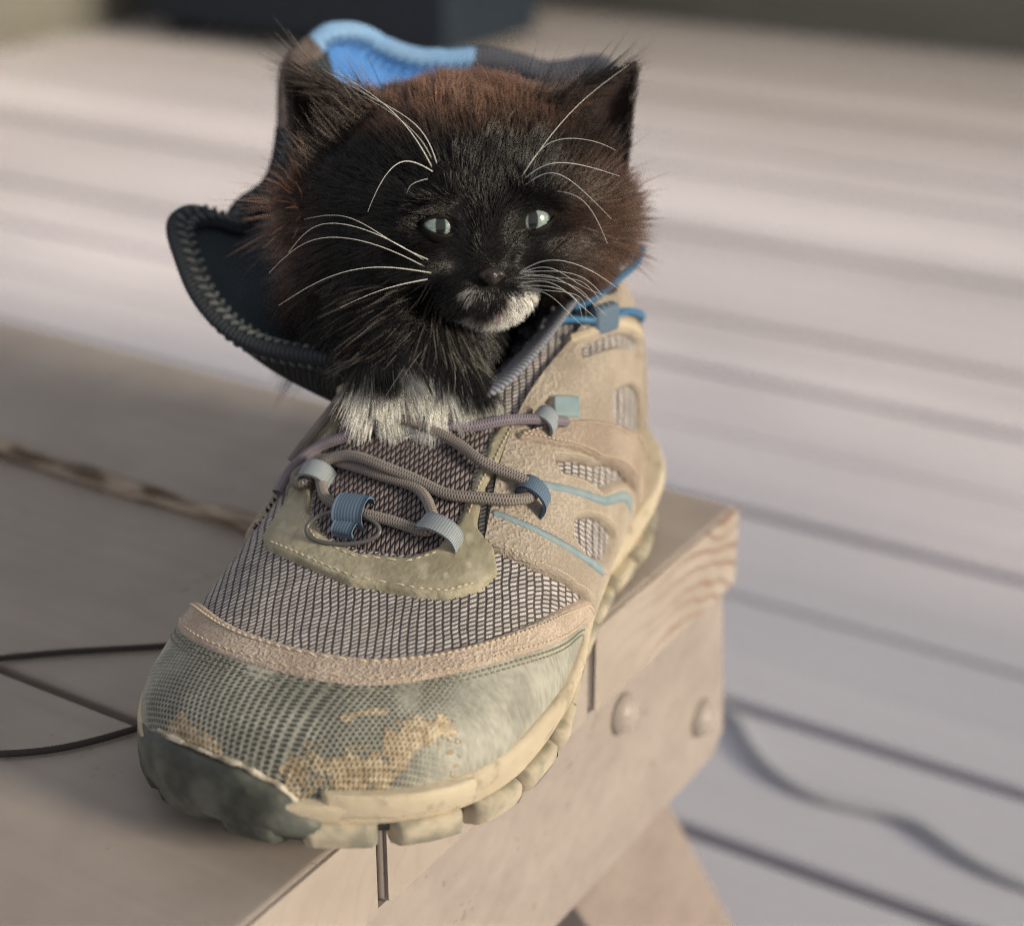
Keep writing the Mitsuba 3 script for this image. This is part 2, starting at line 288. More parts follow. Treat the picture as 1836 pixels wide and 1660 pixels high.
def patch(key, poly, th, mat, h0=0., edge=.0014, du=.0007, puff=0., lump=0.):
    """a panel of the upper: the region "poly" raised th above what lies under it (h0), rounded at its edge"""
    x0, y0, x1, y1 = poly.bounds; x0 -= .002; x1 += .002
    uu = np.arange(max(x0, 0), min(x1, _ua[-1]) + du, du); s = s_of(uu); G = girth(s).max() if len(s) else .1
    f0, f1 = max(.5 + (y0 - .002) / girth(s).min(), 0.004), min(.5 + (y1 + .002) / girth(s).min(), .996)
    ff = np.arange(f0, f1 + du / G, du / G)
    S, Fm = np.meshgrid(s, ff, indexing='ij'); V = (Fm - .5) * girth(S); Um = np.repeat(uu[:, None], len(ff), 1)
    pts = shapely.points(Um.ravel(), V.ravel()); d = shapely.distance(pts, poly.boundary); ins = shapely.contains(poly, pts); d = np.where(ins, d, -d).reshape(S.shape)
    k = np.clip((d + .0004) / edge, 0, 1); h = -.0004 + (th + .0004) * np.sqrt(np.clip(1 - (1 - k) ** 2, 0, 1)) + puff * np.clip(d / .008, 0, 1) ** .7
    P = U(S, Fm)
    if lump: h = h + lump * (meshkit.fbm(P * 220, 3) - .5) * np.clip(k, 0, 1)
    P = P + Unorm(S, Fm) * (h + h0 * np.clip(k + .3, 0, 1))[..., None]
    f = grid_faces(*S.shape); keep = (d.ravel()[f] > -.0010).all(1); f = f[keep]
    used = np.unique(f); remap = np.full(S.size, -1); remap[used] = np.arange(len(used))
    m = Wm(tm(P.reshape(-1, 3)[used], remap[f]))
    ent(key, mikit.ply(m, mat, smooth=True, uv=np.stack([Um.ravel(), V.ravel()], 1)[used]))
def uvline(sf, n=80): return spline(to_uv(sf), n)
def stitch_row(Q, h, pitch=.0026, ln=.0019, r=.00038):
    """stitches along the metric polyline Q, h above the base surface"""
    L = np.r_[0, np.cumsum(np.linalg.norm(np.diff(Q, axis=0), axis=1))]; ms = []
    for l in np.arange(pitch / 2, L[-1] - pitch / 2, pitch):
        t = l + np.array([-.5, -.3, 0, .3, .5]) * ln; q = np.stack([np.interp(t, L, Q[:, k]) for k in (0, 1)], 1)
        s, f = to_sf(q)
        if (f < .01).any() or (f > .99).any(): continue
        P = SP(s, f, h + r * np.array([-1.0, .2, .55, .2, -1.0]))
        ms.append(tube(P, r * np.array([.5, .95, 1, .95, .5]), 6))
    return ms
def on_edge(poly, off, sf_a, sf_b):
    """the stretch of the outline of poly (moved in by off) between two points"""
    g = poly.buffer(-off); g = max(getattr(g, 'geoms', [g]), key=lambda x: x.area); e = np.array(g.exterior.coords)[:-1]
    a, b = to_uv([sf_a, sf_b]); i, j = (int(np.argmin(np.linalg.norm(e - q, axis=1))) for q in (a, b))
    w1 = np.roll(e, -i, 0)[: (j - i) % len(e) + 1]; w2 = np.roll(e[::-1], -(len(e) - 1 - i), 0)[: (i - j) % len(e) + 1]
    length = lambda w: np.linalg.norm(np.diff(w, axis=0), axis=1).sum()
    return w1 if length(w1) < length(w2) else w2

# -- boot materials
def b_local(p):
    x, y, z = p.x - float(BT[0]), p.y - float(BT[1]), p.z - BH
    return x * float(BU[0]) + y * float(BU[1]), x * float(BR[0]) + y * float(BR[1]), z
def weave(p, pu=.0024, pv=.0033, sl=1.1, rot=.3):
    s, a_, z = b_local(p); q = (a_ + rot * s) / pv + .45 * noise(p.x * 110, p.y * 110, p.z * 110); i = dr.floor(q); fa = q - i
    b = (s + .65 * z) / pu - sl * fa + i * .5 + .8 * noise(p.x * 75 + 5, p.y * 75, p.z * 75) + .3 * mikit.cell_rand(i, 7); fb = b - dr.floor(b)
    h = dr.power(dr.maximum(dr.sin(math.pi * fb), 0), .8) * sst(0, .22, fa) * sst(1, .78, fa)
    return h, mikit.cell_rand(i, dr.floor(b))
def mesh_mat(lo, hi, dust, **k):
    def col(p, n, uv):
        h, r = weave(p, **k); b = fbm(p.x * 60, p.y * 60, p.z * 60, 3)
        c = mix(lo, hi, sst(.25, .85, h)) * (.8 + .4 * r)
        return mix(c, dust, sst(.5, .8, b) * .45 * sst(.3, .8, h))
    return bumped(mikit.proc(col), lambda p, n, uv: weave(p, **k)[0] + .25 * noise(p.x * 3000, p.y * 3000, p.z * 3000), .0007, .75, .25, eps=1.5e-4)
scene['m_up'] = mesh_mat((.10, .088, .085), (.52, .475, .47), (.54, .48, .40), pu=.0022, pv=.0030)
scene['m_tongue'] = mesh_mat((.030, .022, .026), (.27, .225, .225), (.26, .21, .19), pu=.0042, pv=.0018, sl=.8)
scene['m_knit'] = mesh_mat((.012, .013, .015), (.06, .062, .066), (.07, .07, .07), pu=.0026, pv=.0018, sl=.8)
def suede_b(p, n, uv): return .5 * fbm(p.x * 1100, p.y * 1100, p.z * 1100, 3) + .6 * sst(.40, .75, noise(p.x * 1250 + 9, p.y * 1250, p.z * 1250))
def suede(c0, c1, c2):
    def col(p, n, uv):
        b = fbm(p.x * 55, p.y * 55, p.z * 55, 4); h = suede_b(p, n, uv)
        return mix(mix(c0, c1, sst(.3, .7, b)), c2, sst(.60, .2, h) * .5)
    return bumped(mikit.proc(col), suede_b, .0007, .85, .2, eps=2e-4)
scene['m_suede'] = suede((.39, .328, .27), (.50, .43, .36), (.27, .215, .17))
scene['m_heel'] = suede((.38, .30, .245), (.48, .39, .325), (.23, .175, .135))
scene['m_band'] = suede((.50, .40, .33), (.60, .49, .41), (.35, .26, .20))
def facing_c(p, n, uv):
    b = fbm(p.x * 75, p.y * 75, p.z * 75, 4); g = noise(p.x * 260, p.y * 260, p.z * 260)
    return mix(mix((.30, .27, .19), (.46, .41, .30), sst(.3, .7, b)), (.56, .50, .40), sst(.6, .85, g) * .5)
scene['m_facing'] = bumped(mikit.proc(facing_c), lambda p, n, uv: fbm(p.x * 420, p.y * 420, p.z * 420, 3), .0006, .6, .3)
def holes(p, uv):
    s, a, z = b_local(p); x = uv.x / .00172; y = uv.y / .00195
    j = dr.floor(y + .5); xx = x + .5 * (j - 2 * dr.floor(j / 2)); i = dr.floor(xx + .5)
    d = dr.sqrt(dr.square((xx - i) * 1.05) + dr.square(y - j))
    fade = sst(-.070, -.046, a + .016 * (noise(p.x * 90, p.y * 90, p.z * 90) - .5)) * sst(.055, .034, a) * sst(.40, .55, noise(p.x * 60 + 3, p.y * 60, p.z * 60) + .22)
    return sst(.45, .22, d) * fade
def wear(p):
    s, a, z = b_local(p); n1 = fbm(p.x * 110, p.y * 110, p.z * 110, 3) - .5; n2 = fbm(p.x * 420 + 5, p.y * 420, p.z * 420, 4) - .5
    def seg(s0, a0, s1, a1, r):
        ds, da = s1 - s0, a1 - a0; t = dr.clip(((s - s0) * ds + (a - a0) * da) / (ds * ds + da * da), 0, 1)
        return 1 - dr.sqrt(dr.square(s - s0 - t * ds) + dr.square(a - a0 - t * da)) / r
    w = dr.maximum(dr.maximum(seg(.0005, .008, .009, .034, .0036), seg(.016, .036, .030, .050, .0040)), dr.maximum(seg(.012, -.040, .004, -.022, .0032), seg(.018, .020, .024, .030, .0016)))
    return sst(-.06, .10, w + 2.2 * n1 + 2.6 * n2 - .05)
def toe_c(p, n, uv):
    s, a, z = b_local(p); b = fbm(p.x * 70, p.y * 70, p.z * 70, 4); f = noise(p.x * 900, p.y * 900, p.z * 250)
    c = mix((.295, .287, .248), (.44, .425, .368), sst(.25, .75, b)) * (.82 + .36 * f)
    c = mix(c, (.50, .47, .41), sst(.60, .85, noise(s * 1500, a * 260, 3)) * .28 * sst(.02, .05, a))
    c = mix(c, (.050, .056, .050), holes(p, uv) * .92)
    t = mix((.40, .29, .18), (.70, .57, .41), sst(.25, .75, fbm(p.x * 420, p.y * 420, p.z * 420, 3)))
    return mix(c, t, wear(p) * (.92 - .55 * holes(p, uv)))
def toe_b(p, n, uv): return 1 - holes(p, uv) + .35 * noise(p.x * 1500, p.y * 1500, p.z * 1500) + wear(p) * (2.6 * fbm(p.x * 420, p.y * 420, p.z * 420, 3) - .5)
scene['m_toe'] = bumped(mikit.proc(toe_c), toe_b, .0007, .7, .3, eps=1.5e-4)
def tan_c(p, n, uv):
    b = fbm(p.x * 60, p.y * 60, p.z * 60, 4); d = sst(.55, .75, fbm(p.x * 150, p.y * 150, p.z * 150, 3))
    s, a, z = b_local(p)
    c = mix((.48, .40, .29), (.62, .53, .40), b); return mix(c, (.30, .25, .18), d * .6)
scene['m_tan'] = bumped(mikit.proc(tan_c), lambda p, n, uv: fbm(p.x * 250, p.y * 250, p.z * 250, 4), .0007, .6, .3)
scene['m_lug'] = bumped(mikit.proc(lambda p, n, uv: mix((.27, .25, .20), (.50, .43, .33), sst(.35, .65, fbm(p.x * 90, p.y * 90, p.z * 90, 4)))), lambda p, n, uv: fbm(p.x * 250, p.y * 250, p.z * 250, 4), .0008, .65, .3)
scene['m_rubber'] = bumped(mikit.proc(lambda p, n, uv: mix((.055, .06, .052), (.15, .155, .135), sst(.3, .7, fbm(p.x * 70, p.y * 70, p.z * 70, 4)))), lambda p, n, uv: fbm(p.x * 200, p.y * 200, p.z * 200, 4), .001, .5, .4)
scene['m_thread'] = princ((.60, .50, .38), .7)
scene['m_thread_green'] = princ((.22, .21, .16), .8)
scene['m_blue_stripe'] = princ(mikit.proc(lambda p, n, uv: mix((.17, .26, .31), (.33, .39, .40), fbm(p.x * 160, p.y * 160, p.z * 160, 3))), .5)
def lace_b(p, n, uv): return dr.abs(dr.sin(uv.x * 3000 + uv.y * 12.566)) * .6 + dr.abs(dr.sin(uv.x * 3000 - uv.y * 12.566)) * .6
def lace_mat(lo, hi): return bumped(mikit.proc(lambda p, n, uv: mix(lo, hi, sst(.3, 1.0, lace_b(p, n, uv))) * (.8 + .4 * noise(p.x * 120, p.y * 120, p.z * 120))), lace_b, .0005, .8, .2, eps=2e-4)
scene['m_lace'] = lace_mat((.11, .096, .09), (.34, .295, .275))
scene['m_lace_violet'] = lace_mat((.10, .085, .11), (.33, .28, .33))
def web_b(p, n, uv): return dr.abs(dr.sin(uv.x * 2600)) * .5 + dr.abs(dr.sin(uv.y * 3800)) * .5
scene['m_web_blue'] = bumped(mikit.proc(lambda p, n, uv: mix((.035, .06, .10), (.16, .23, .32), web_b(p, n, uv))), web_b, .0003, .6, .4)
scene['m_web_grey'] = bumped(mikit.proc(lambda p, n, uv: mix((.13, .15, .17), (.36, .40, .43), web_b(p, n, uv))), web_b, .0003, .6, .4)
scene['m_cord_blue'] = princ((.04, .16, .32), .45)
scene['m_wire'] = princ((.16, .155, .15), .4, metallic=.4)
scene['m_lining_dark'] = bumped(mikit.proc(lambda p, n, uv: mix((.018, .018, .023), (.19, .19, .22), sst(.45, .70, fbm(p.x * 420, p.y * 420, p.z * 420, 3)))), lambda p, n, uv: fbm(p.x * 420, p.y * 420, p.z * 420, 3), .002, .85, .2)
def rib(uv, p): return dr.abs(dr.sin(uv.x * 1500 + uv.y * 6.28))
scene['m_bind_grey'] = bumped(mikit.proc(lambda p, n, uv: mix((.06, .065, .085), (.30, .31, .37), rib(uv, p))), lambda p, n, uv: rib(uv, p), .0005, .8, .2)
def slate_b(p, n, uv): return dr.abs(dr.sin(uv.x * 1700)) * dr.abs(dr.sin(uv.y * 1700))
scene['m_slate'] = bumped(mikit.proc(lambda p, n, uv: mix((.020, .031, .041), (.090, .112, .132), slate_b(p, n, uv)) * (.7 + .6 * noise(p.x * 70, p.y * 70, p.z * 70))), slate_b, .0006, .75, .25)
scene['m_bind_slate'] = bumped(mikit.proc(lambda p, n, uv: mix((.012, .015, .020), (.05, .055, .065), rib(uv, p))), lambda p, n, uv: rib(uv, p), .0004, .8, .2)
scene['m_bind_denim'] = bumped(mikit.proc(lambda p, n, uv: mix((.03, .032, .045), (.15, .155, .19), rib(uv, p))), lambda p, n, uv: rib(uv, p), .0005, .8, .2)
scene['m_bind_brown'] = bumped(mikit.proc(lambda p, n, uv: mix((.05, .04, .036), (.22, .175, .16), fbm(p.x * 260, p.y * 260, p.z * 260, 3))), lambda p, n, uv: fbm(p.x * 260, p.y * 260, p.z * 260, 3), .002, .85, .2)
scene['m_bind_blue'] = princ(mikit.proc(lambda p, n, uv: mix((.20, .40, .72), (.38, .58, .85), fbm(p.x * 120, p.y * 120, p.z * 120, 3)) * (.75 + .3 * rib(uv, p))), .7)
scene['m_lining_blue'] = princ(mikit.proc(lambda p, n, uv: mix((.06, .22, .62), (.13, .34, .78), fbm(p.x * 90, p.y * 90, p.z * 90, 3))), .75)

# -- upper, its panels
tag('boot', 'worn tan and grey green laced hiking boot standing on the end of the bench', 'boot')
UMUV = to_uv(np.stack([S_.ravel(), F_.ravel()], 1))
BAND_LOW = [(.080, .94), (.0613, .836), (.0414, .684), (.0331, .559), (.0337, .46), (.0484, .333), (.0781, .171), (.1085, .063), (.1323, .011), (.1400, -.03)]
BAND_UP = [(.090, .93), (.0678, .777), (.0518, .649), (.0448, .522), (.0479, .462), (.0577, .365), (.0859, .208), (.1215, .078), (.141, .022), (.150, -.03)]
_bl, _bu = uvline(BAND_LOW), uvline(BAND_UP)
toe_poly = shapely.Polygon(np.vstack([_bl, [[-.01, -.12], [-.01, .12], [_bl[0][0], .12]]])).buffer(0)
patch('boot__toe_cap', toe_poly, .0016, 'm_toe', du=.0006)
band_poly = shapely.Polygon(np.vstack([_bl - [.0012, 0], _bu[::-1]])).buffer(0).buffer(-.001).buffer(.001)
patch('boot__toe_band', band_poly, .0024, 'm_band', edge=.0018)
FAC = [(.1146, .709), (.1000, .728), (.0940, .705), (.0835, .603), (.0775, .54), (.0768, .47), (.0784, .419), (.0862, .361), (.0946, .334), (.103, .355), (.1075, .395), (.112, .40), (.1245, .395), (.136, .375), (.157, .36), (.160, .39), (.1464, .405), (.1356, .405), (.1223, .417), (.1077, .430), (.0966, .458),
       (.0905, .502), (.0901, .547), (.0960, .602), (.1070, .643), (.1232, .668), (.145, .66), (.163, .65), (.166, .70), (.145, .73)]
fac_poly = poly_uv(FAC, .002)
patch('boot__facing', fac_poly, .0024, 'm_facing', edge=.002)
TON = [(.1223, .425), (.1077, .436), (.0966, .462), (.0925, .502), (.0925, .547), (.0975, .600), (.1080, .638), (.1232, .660), (.165, .645), (.172, .5), (.165, .41), (.1464, .412)]
patch('boot__tongue', poly_uv(TON, .001), .0006, 'm_tongue', puff=.0015)
W1 = [(.1532, .277), (.1762, .167), (.215, .06), (.232, .030), (.222, .020), (.1751, .122), (.1517, .247)]
W2 = [(.1421, .181), (.1802, .050), (.188, .022), (.172, .018), (.1654, .030), (.1425, .097), (.1356, .165)]
W3 = [(.2060, .215), (.2560, .105), (.2660, .035), (.2400, .055), (.2002, .150)]
W4 = [(.2080, .347), (.2536, .225), (.2750, .17), (.2731, .14), (.2531, .179), (.2034, .329)]
GAP = [(.158, .362), (.1775, .338), (.1686, .311), (.1575, .335)]
QUA = [(.1072, .418), (.1030, .372), (.1030, .333), (.1050, .26), (.1096, .205), (.121, .11), (.1387, .027), (.146, -.03), (.327, -.03), (.326, .3), (.305, .40), (.27, .42), (.2417, .432), (.1925, .426), (.1704, .425), (.162, .40), (.1570, .383), (.1360, .395), (.1245, .412), (.1112, .424)]
q_poly = poly_uv(QUA, .0012)
for w in (W1, W2, W3, W4, GAP): q_poly = q_poly.difference(poly_uv(w, .0008))
patch('boot__side_panel', q_poly, .0022, 'm_suede', h0=.0006, edge=.0016)
HEEL = [(.1492, .371), (.1601, .330), (.1821, .246), (.2094, .129), (.2426, .045), (.2620, -.02), (.240, -.02), (.2128, .042), (.1769, .171), (.1569, .285), (.1488, .351)]
h_poly = poly_uv(HEEL, .0015)
patch('boot__side_strap', h_poly, .0020, 'm_heel', h0=.0024, edge=.002, puff=.001)
CTR = [(.330, -.03), (.262, -.03), (.268, .05), (.272, .13), (.285, .20), (.330, .22)]
patch('boot__heel_counter', poly_uv(CTR, .0015), .0020, 'm_suede', h0=.0024, edge=.002)
LT = [(.205, .372), (.222, .318), (.262, .215), (.280, .17), (.283, .185), (.265, .235), (.225, .335), (.208, .388)]
patch('boot__trim_strip', poly_uv(LT, .0006), .0014, 'm_tan', h0=.0024, edge=.001)
for st in ([(.1348, .318), (.1400, .27), (.1455, .234), (.1672, .131), (.195, .06), (.215, .015)], [(.1150, .366), (.1160, .33), (.1176, .292), (.1254, .192), (.1448, .080), (.160, .03)]):
    g = shapely.LineString(uvline(st, 60)).buffer(.0016)
    patch('boot__piping', g, .0007, 'm_blue_stripe', h0=.0026, edge=.0009)
# mirrored panels on the hidden side, plain
IN_ = [(.150, .72), (.172, .62), (.24, .60), (.31, .62), (.327, .7), (.327, 1.02), (.13, 1.02), (.112, .80)]
patch('boot__inner_side_panel', poly_uv(IN_, .0015), .0022, 'm_suede', edge=.0016, du=.0012)
# stitching
ms = stitch_row(spline(_bu - [.0026, 0], 120), .0026, .0027, .0017, .00050) + stitch_row(_bl + [.0018, 0], .0026, .0032, .0017, .00035)
ms += stitch_row(on_edge(fac_poly, .0022, (.0940, .705), (.0862, .361)), .0024) + stitch_row(on_edge(fac_poly, .0020, (.1070, .643), (.0966, .458)), .0024)
ent('boot__stitching', mikit.ply(Wm(cat_mesh(ms)), 'm_thread', smooth=True), kind='stuff')
ms = stitch_row(_bl - [.0035, 0], .0016, .0030, .0022, .00042) + stitch_row(_bl - [.0062, 0], .0016, .0030, .0022, .00035)
ent('boot__green_stitching', mikit.ply(Wm(cat_mesh(ms)), 'm_thread_green', smooth=True), kind='stuff')
ms = []
for pg, o, h, a, b in ((q_poly, .0018, .0028, (.1030, .333), (.1387, .027)), (h_poly, .0019, .0053, (.1492, .371), (.2426, .045)), (h_poly, .0019, .0053, (.1488, .351), (.2128, .042)), (q_poly, .0016, .0028, (.1112, .424), (.1570, .383))):
    ms += stitch_row(on_edge(pg, o, a, b), h, .0024, .0016, .00036)
for w in (W1, W2):
    e = np.array(poly_uv(w, .0008).buffer(.0018).exterior.coords); ms += stitch_row(e, .0028, .0024, .0016, .00034)
ent('boot__panel_stitching', mikit.ply(Wm(cat_mesh(ms)), 'm_thread', smooth=True), kind='stuff')

# -- sole
ent('boot__midsole', mikit.ply(Wm(mid), 'm_tan', smooth=40))
base_ = ring_mesh([sole_ring(-.020, lambda s: zb(s) + .0035, .3), sole_ring(-.006, lambda s: zb(s) + .0035, .3), sole_ring(-.004, lambda s: zb(s) + .0105, .3), sole_ring(-.020, lambda s: zb(s) + .0105, .3)])
ent('boot__outsole', mikit.ply(Wm(base_), 'm_rubber', smooth=40))
SL = np.r_[0, np.cumsum(np.linalg.norm(np.diff(np.vstack([SOUT, SOUT[:1]]), axis=0), axis=1))]
def sole_pt(l, off, fl):
    l = np.mod(l, SL[-1]); g = lambda A: np.interp(l, SL, np.r_[A, A[:1]])
    n = np.stack([g(SN[:, 0]), g(SN[:, 1])], -1)
    return np.stack([g(SOUT[:, 0]), g(SOUT[:, 1])], -1) + n * (off + fl * g(FLARE))[..., None]
def sole_strip(l0, l1, prof, n=14, taper=.003):
    """a strip of rubber along the edge of the sole; prof(t) -> list of (outward, up) with up as height above the spring line"""
    t = np.linspace(0, 1, n); rings = []
    for k, tt in enumerate(t):
        l = l0 + (l1 - l0) * tt; e = min(tt, 1 - tt) * (l1 - l0); sh = taper * (1 - math.sqrt(max(0, 1 - (1 - min(e / taper, 1)) ** 2)))
        pr = prof(tt); P = [np.r_[sole_pt(np.array(l), np.array(o - (sh if o > -.006 else 0)), .3 + min(max(z, 0) / .03, .7)), 0] for o, z in pr]
        rings.append(np.array([[p[0], p[1], zb(p[0]) + z] for p, (o, z) in zip(P, pr)]))
    m = len(rings[0]); v = np.vstack(rings); f = grid_faces(n, m, True)
    for k, fl in ((0, 1), (n - 1, -1)):
        c = rings[k].mean(0); v = np.vstack([v, c]); j = np.arange(m); q = np.stack([np.full(m, len(v) - 1), k * m + (j + 1) % m, k * m + j], 1); f = np.vstack([f, q[:, ::fl]])
    return tm(v, f)
near_l = lambda s, a: SL[int(np.argmin(np.linalg.norm(SOUT - [s, a], axis=1)))]
LUG = lambda t: [(-.019, .0004), (-.002, .0002), (.0018, .0022), (.0030, .0058), (.0024, .0098), (-.0005, .0118), (-.019, .0118)]
l = .012; r2 = np.random.default_rng(5)
while l < SL[-1] - .012:
    w = .0205 + .006 * r2.random()
    c_ = sole_pt(np.array(l + w / 2), np.array(0.), 0)
    ent('boot__lug', mikit.ply(Wm(sole_strip(l, l + w, LUG, 12)), 'm_rubber' if c_[1] < .010 and c_[0] < .12 else 'm_lug', smooth=50)); l += w + .0050 + .002 * r2.random()
la, lb = near_l(.031, .057), near_l(-.001, .018)
def PAN(t):
    e = min(1, (1 - t) / .40, t / .02) ** .8
    return [(-.002, .0140), (.0010 + .0014 * e, .0140), (.0010 + .0029 * e, .0150), (.0010 + .0033 * e, .0195), (.0010 + .0026 * e, .0222), (.0010 + .0015 * e, .0230), (-.002, .0230)]
ent('boot__midsole_ridge', mikit.ply(Wm(sole_strip(min(la, lb), max(la, lb), PAN, 40, .002)), 'm_tan', smooth=50))
b0, b1 = near_l(-.0015, .021), near_l(.075, -.0725)
def bump_prof(t):
    top = np.interp(t, [0, .05, .12, .22, .4, .62, .85, 1], [.0115, .017, .0240, .0275, .0275, .0255, .0190, .012]); ins = np.interp(top, [.0, .016, .03], [.002, -.001, -.0045])
    return [(-.016, .004), (-.002, .003), (.0022, .006), (.0032, .010), (.0028, top * .75), (.0016 + ins * .3, top * .93), (ins, top), (ins - .006, top - .002)]
_tt = np.linspace(.015, .97, 160); _pp = []
for t_ in _tt:
    o_, z_ = bump_prof(t_)[6]; l_ = b0 + (b1 - b0) * t_; q_ = sole_pt(np.array(l_), np.array(o_ + .0014), .3 + min(z_ / .03, .7)); _pp.append([q_[0], q_[1], zb(q_[0]) + z_ + .0002])
_pp = np.array(_pp); _pp[:, 2] += .0010 * (meshkit.fbm(np.c_[_tt * 40, _tt * 0, _tt * 0], 3) - .5)
scene['m_peel'] = bumped(mikit.proc(lambda p, n, uv: mix((.30, .25, .18), (.74, .66, .54), sst(.3, .7, fbm(p.x * 260, p.y * 260, p.z * 260, 3)))), lambda p, n, uv: fbm(p.x * 600, p.y * 600, p.z * 600, 3), .001, .7)
ent('boot__worn_bumper_edge', mikit.ply(Wm(tube(_pp, .00085 + .0007 * (meshkit.noise(np.c_[_tt * 55, _tt * 0, _tt * 0 + 3]) - .4), 8)), 'm_peel', smooth=True))
ent('boot__toe_bumper', mikit.ply(Wm(sole_strip(b0, b1, bump_prof, 60, .006)), 'm_rubber', smooth=60))

# -- laces and hardware
def tube_uv(P, r, k=12):
    P = np.asarray(P, float); t, n, b = frame(P); a = np.arange(k + 1) * 2 * np.pi / k; r = np.broadcast_to(np.asarray(r, float), (len(P),))
    v = P[:, None] + r[:, None, None] * (np.cos(a)[None, :, None] * n[:, None] + np.sin(a)[None, :, None] * b[:, None])
    L = np.r_[0, np.cumsum(np.linalg.norm(np.diff(P, axis=0), axis=1))]
    uv = np.stack([np.repeat(L[:, None], k + 1, 1), np.repeat((a / (2 * np.pi))[None], len(P), 0)], -1).reshape(-1, 2)
    return tm(v.reshape(-1, 3), grid_faces(len(P), k + 1)), uv
def lace(key, pts, mat='m_lace', r=.0021, n=90):
    P = spline(np.array([SP(np.array(s), np.array(f), np.array(h)) for s, f, h in pts]), n); m, uv = tube_uv(W(P), r); return ent(key, mikit.ply(m, mat, smooth=True, uv=uv))
H = .0045
lace('boot__lace', [(.120, .735, .0035), (.1283, .715, H), (.1345, .66, H), (.1358, .613, H), (.1405, .55, H + .001), (.1428, .508, H + .002), (.1443, .454, H), (.152, .39, H + .0015), (.1642, .309, .0068), (.168, .29, .006)], 'm_lace_violet')
lace('boot__lace', [(.147, .56, .003), (.1415, .515, .0075), (.1404, .504, .0078), (.136, .455, .0055), (.1309, .410, .0060), (.1305, .36, .0062), (.1300, .318, .0072), (.1285, .302, .0064)])
lace('boot__lace', [(.1262, .70, .003), (.1275, .645, .0045), (.1265, .624, H), (.1225, .573, H), (.1185, .524, H), (.1158, .497, H), (.111, .482, H), (.1060, .472, .0055), (.1030, .466, .005)])
lace('boot__lace', [(.1195, .65, .0055), (.1240, .615, .0075), (.1236, .568, .0090), (.1205, .530, .0085), (.1180, .495, .0055), (.1150, .455, .0050), (.1165, .40, .0060), (.1206, .340, .0068), (.1265, .306, .0066), (.1285, .302, .0064)])
lace('boot__lace', [(.1240, .63, .0065), (.1215, .635, .0065), (.1170, .626, .0050), (.1110, .613, H), (.1075, .595, H), (.1040, .559, H), (.1020, .516, H), (.1000, .490, H), (.0998, .474, .0052), (.1018, .466, .005)])
lace('boot__lace', [(.1262, .70, .003), (.1225, .69, .0045), (.118, .675, .0052), (.1175, .655, .0055), (.1195, .65, .0055)])
lace('boot__lace', [(.172, .60, .004), (.160, .635, .006), (.150, .66, .006), (.142, .70, .005), (.136, .74, .004)], r=.0021)
def loop(key, c, direction, mat, wd=.0074, ln=.013, rise=.0080, h0=.0028):
    """a folded webbing loop over a lace: c centre (s, f), direction in metric (u, v) along which the webbing runs"""
    q = to_uv([c])[0]; d = np.array(direction, float); d /= np.linalg.norm(d); w = np.array([-d[1], d[0]])
    t = np.linspace(0, 1, 26); th = np.pi * t
    x = ln * .5 * np.cos(th) * (1.0) ; z = h0 + rise * np.sin(th) ** .8 - h0 * .0
    prof = []
    for o in (0, .0011):
        prof.append(np.stack([(ln * .5 - o) * np.cos(th), h0 + (rise - o) * np.sin(th) ** .75 - (h0 + .001) * (np.abs(np.cos(th)) > .995)], 1))
    ring = np.vstack([prof[0], prof[1][::-1]]); m = len(ring); rows = []
    for k in np.linspace(-1, 1, 7):
        P = []
        for xx, zz in ring * [1, 1]:
            uvp = q + d * xx + w * k * wd / 2; s, f = to_sf(uvp[None]); P.append(SP(s, f, np.array([zz]))[0])
        rows.append(P)
    v = np.array(rows).reshape(-1, 3); f = grid_faces(7, m, True)
    for k, fl in ((0, 1), (6, -1)):
        for i in range(len(t) - 1):
            a, b, c2, d2 = k * m + i, k * m + i + 1, k * m + m - 2 - i, k * m + m - 1 - i
            f = np.vstack([f, [[a, b, c2][::fl], [a, c2, d2][::fl]]])
    uv = np.stack([np.tile(np.r_[t, t[::-1]] * .03, 7), np.repeat(np.linspace(0, wd, 7), m)], 1)
    ent(key, mikit.ply(Wm(tm(v, f)), mat, smooth=True, uv=uv))
loop('boot__lace_loop', (.1000, .455), (-.35, -1), 'm_web_grey', ln=.0140)
loop('boot__lace_loop', (.1285, .300), (-.25, -1), 'm_web_blue', ln=.0145)
loop('boot__lace_loop', (.1195, .640), (.2, 1), 'm_web_grey', ln=.012)
loop('boot__lace_loop', (.1615, .325), (-.2, -1), 'm_web_grey', ln=.012, h0=.002)
loop('boot__lace_tab', (.1045, .560), (-1, .1), 'm_web_blue', wd=.008, ln=.013, rise=.0068, h0=.003)
loop('boot__lace_tab', (.1000, .564), (-1, .25), 'm_web_blue', wd=.006, ln=.010, rise=.0030, h0=.003)
aa = np.linspace(0, 2 * np.pi, 60, endpoint=False); q0 = to_uv([(.0975, .573)])[0]
rg = np.stack([q0[0] + .0062 * np.cos(aa), q0[1] + .0098 * np.sin(aa)], 1); s, f = to_sf(rg)
ent('boot__wire_ring', mikit.ply(Wm(tube(SP(s, f, .0044 + .0016 * np.cos(aa)), .00085, 8, True)), 'm_wire', smooth=True))
# blue web loop, dark keeper and cords high on the side
gp = poly_uv([(.1775, .335), (.1868, .285), (.1793, .258), (.1686, .311)], .001)
patch('boot__web_tab', gp, .0022, 'm_blue_stripe', h0=.0016)
for pts in ([(.2060, .43, .004), (.2127, .411, .0050), (.2213, .352, .0055), (.245, .30, .0055), (.2659, .254, .0055), (.285, .21, .005), (.30, .18, .003)],):
    lace('boot__side_cord', pts, 'm_cord_blue', .0016)

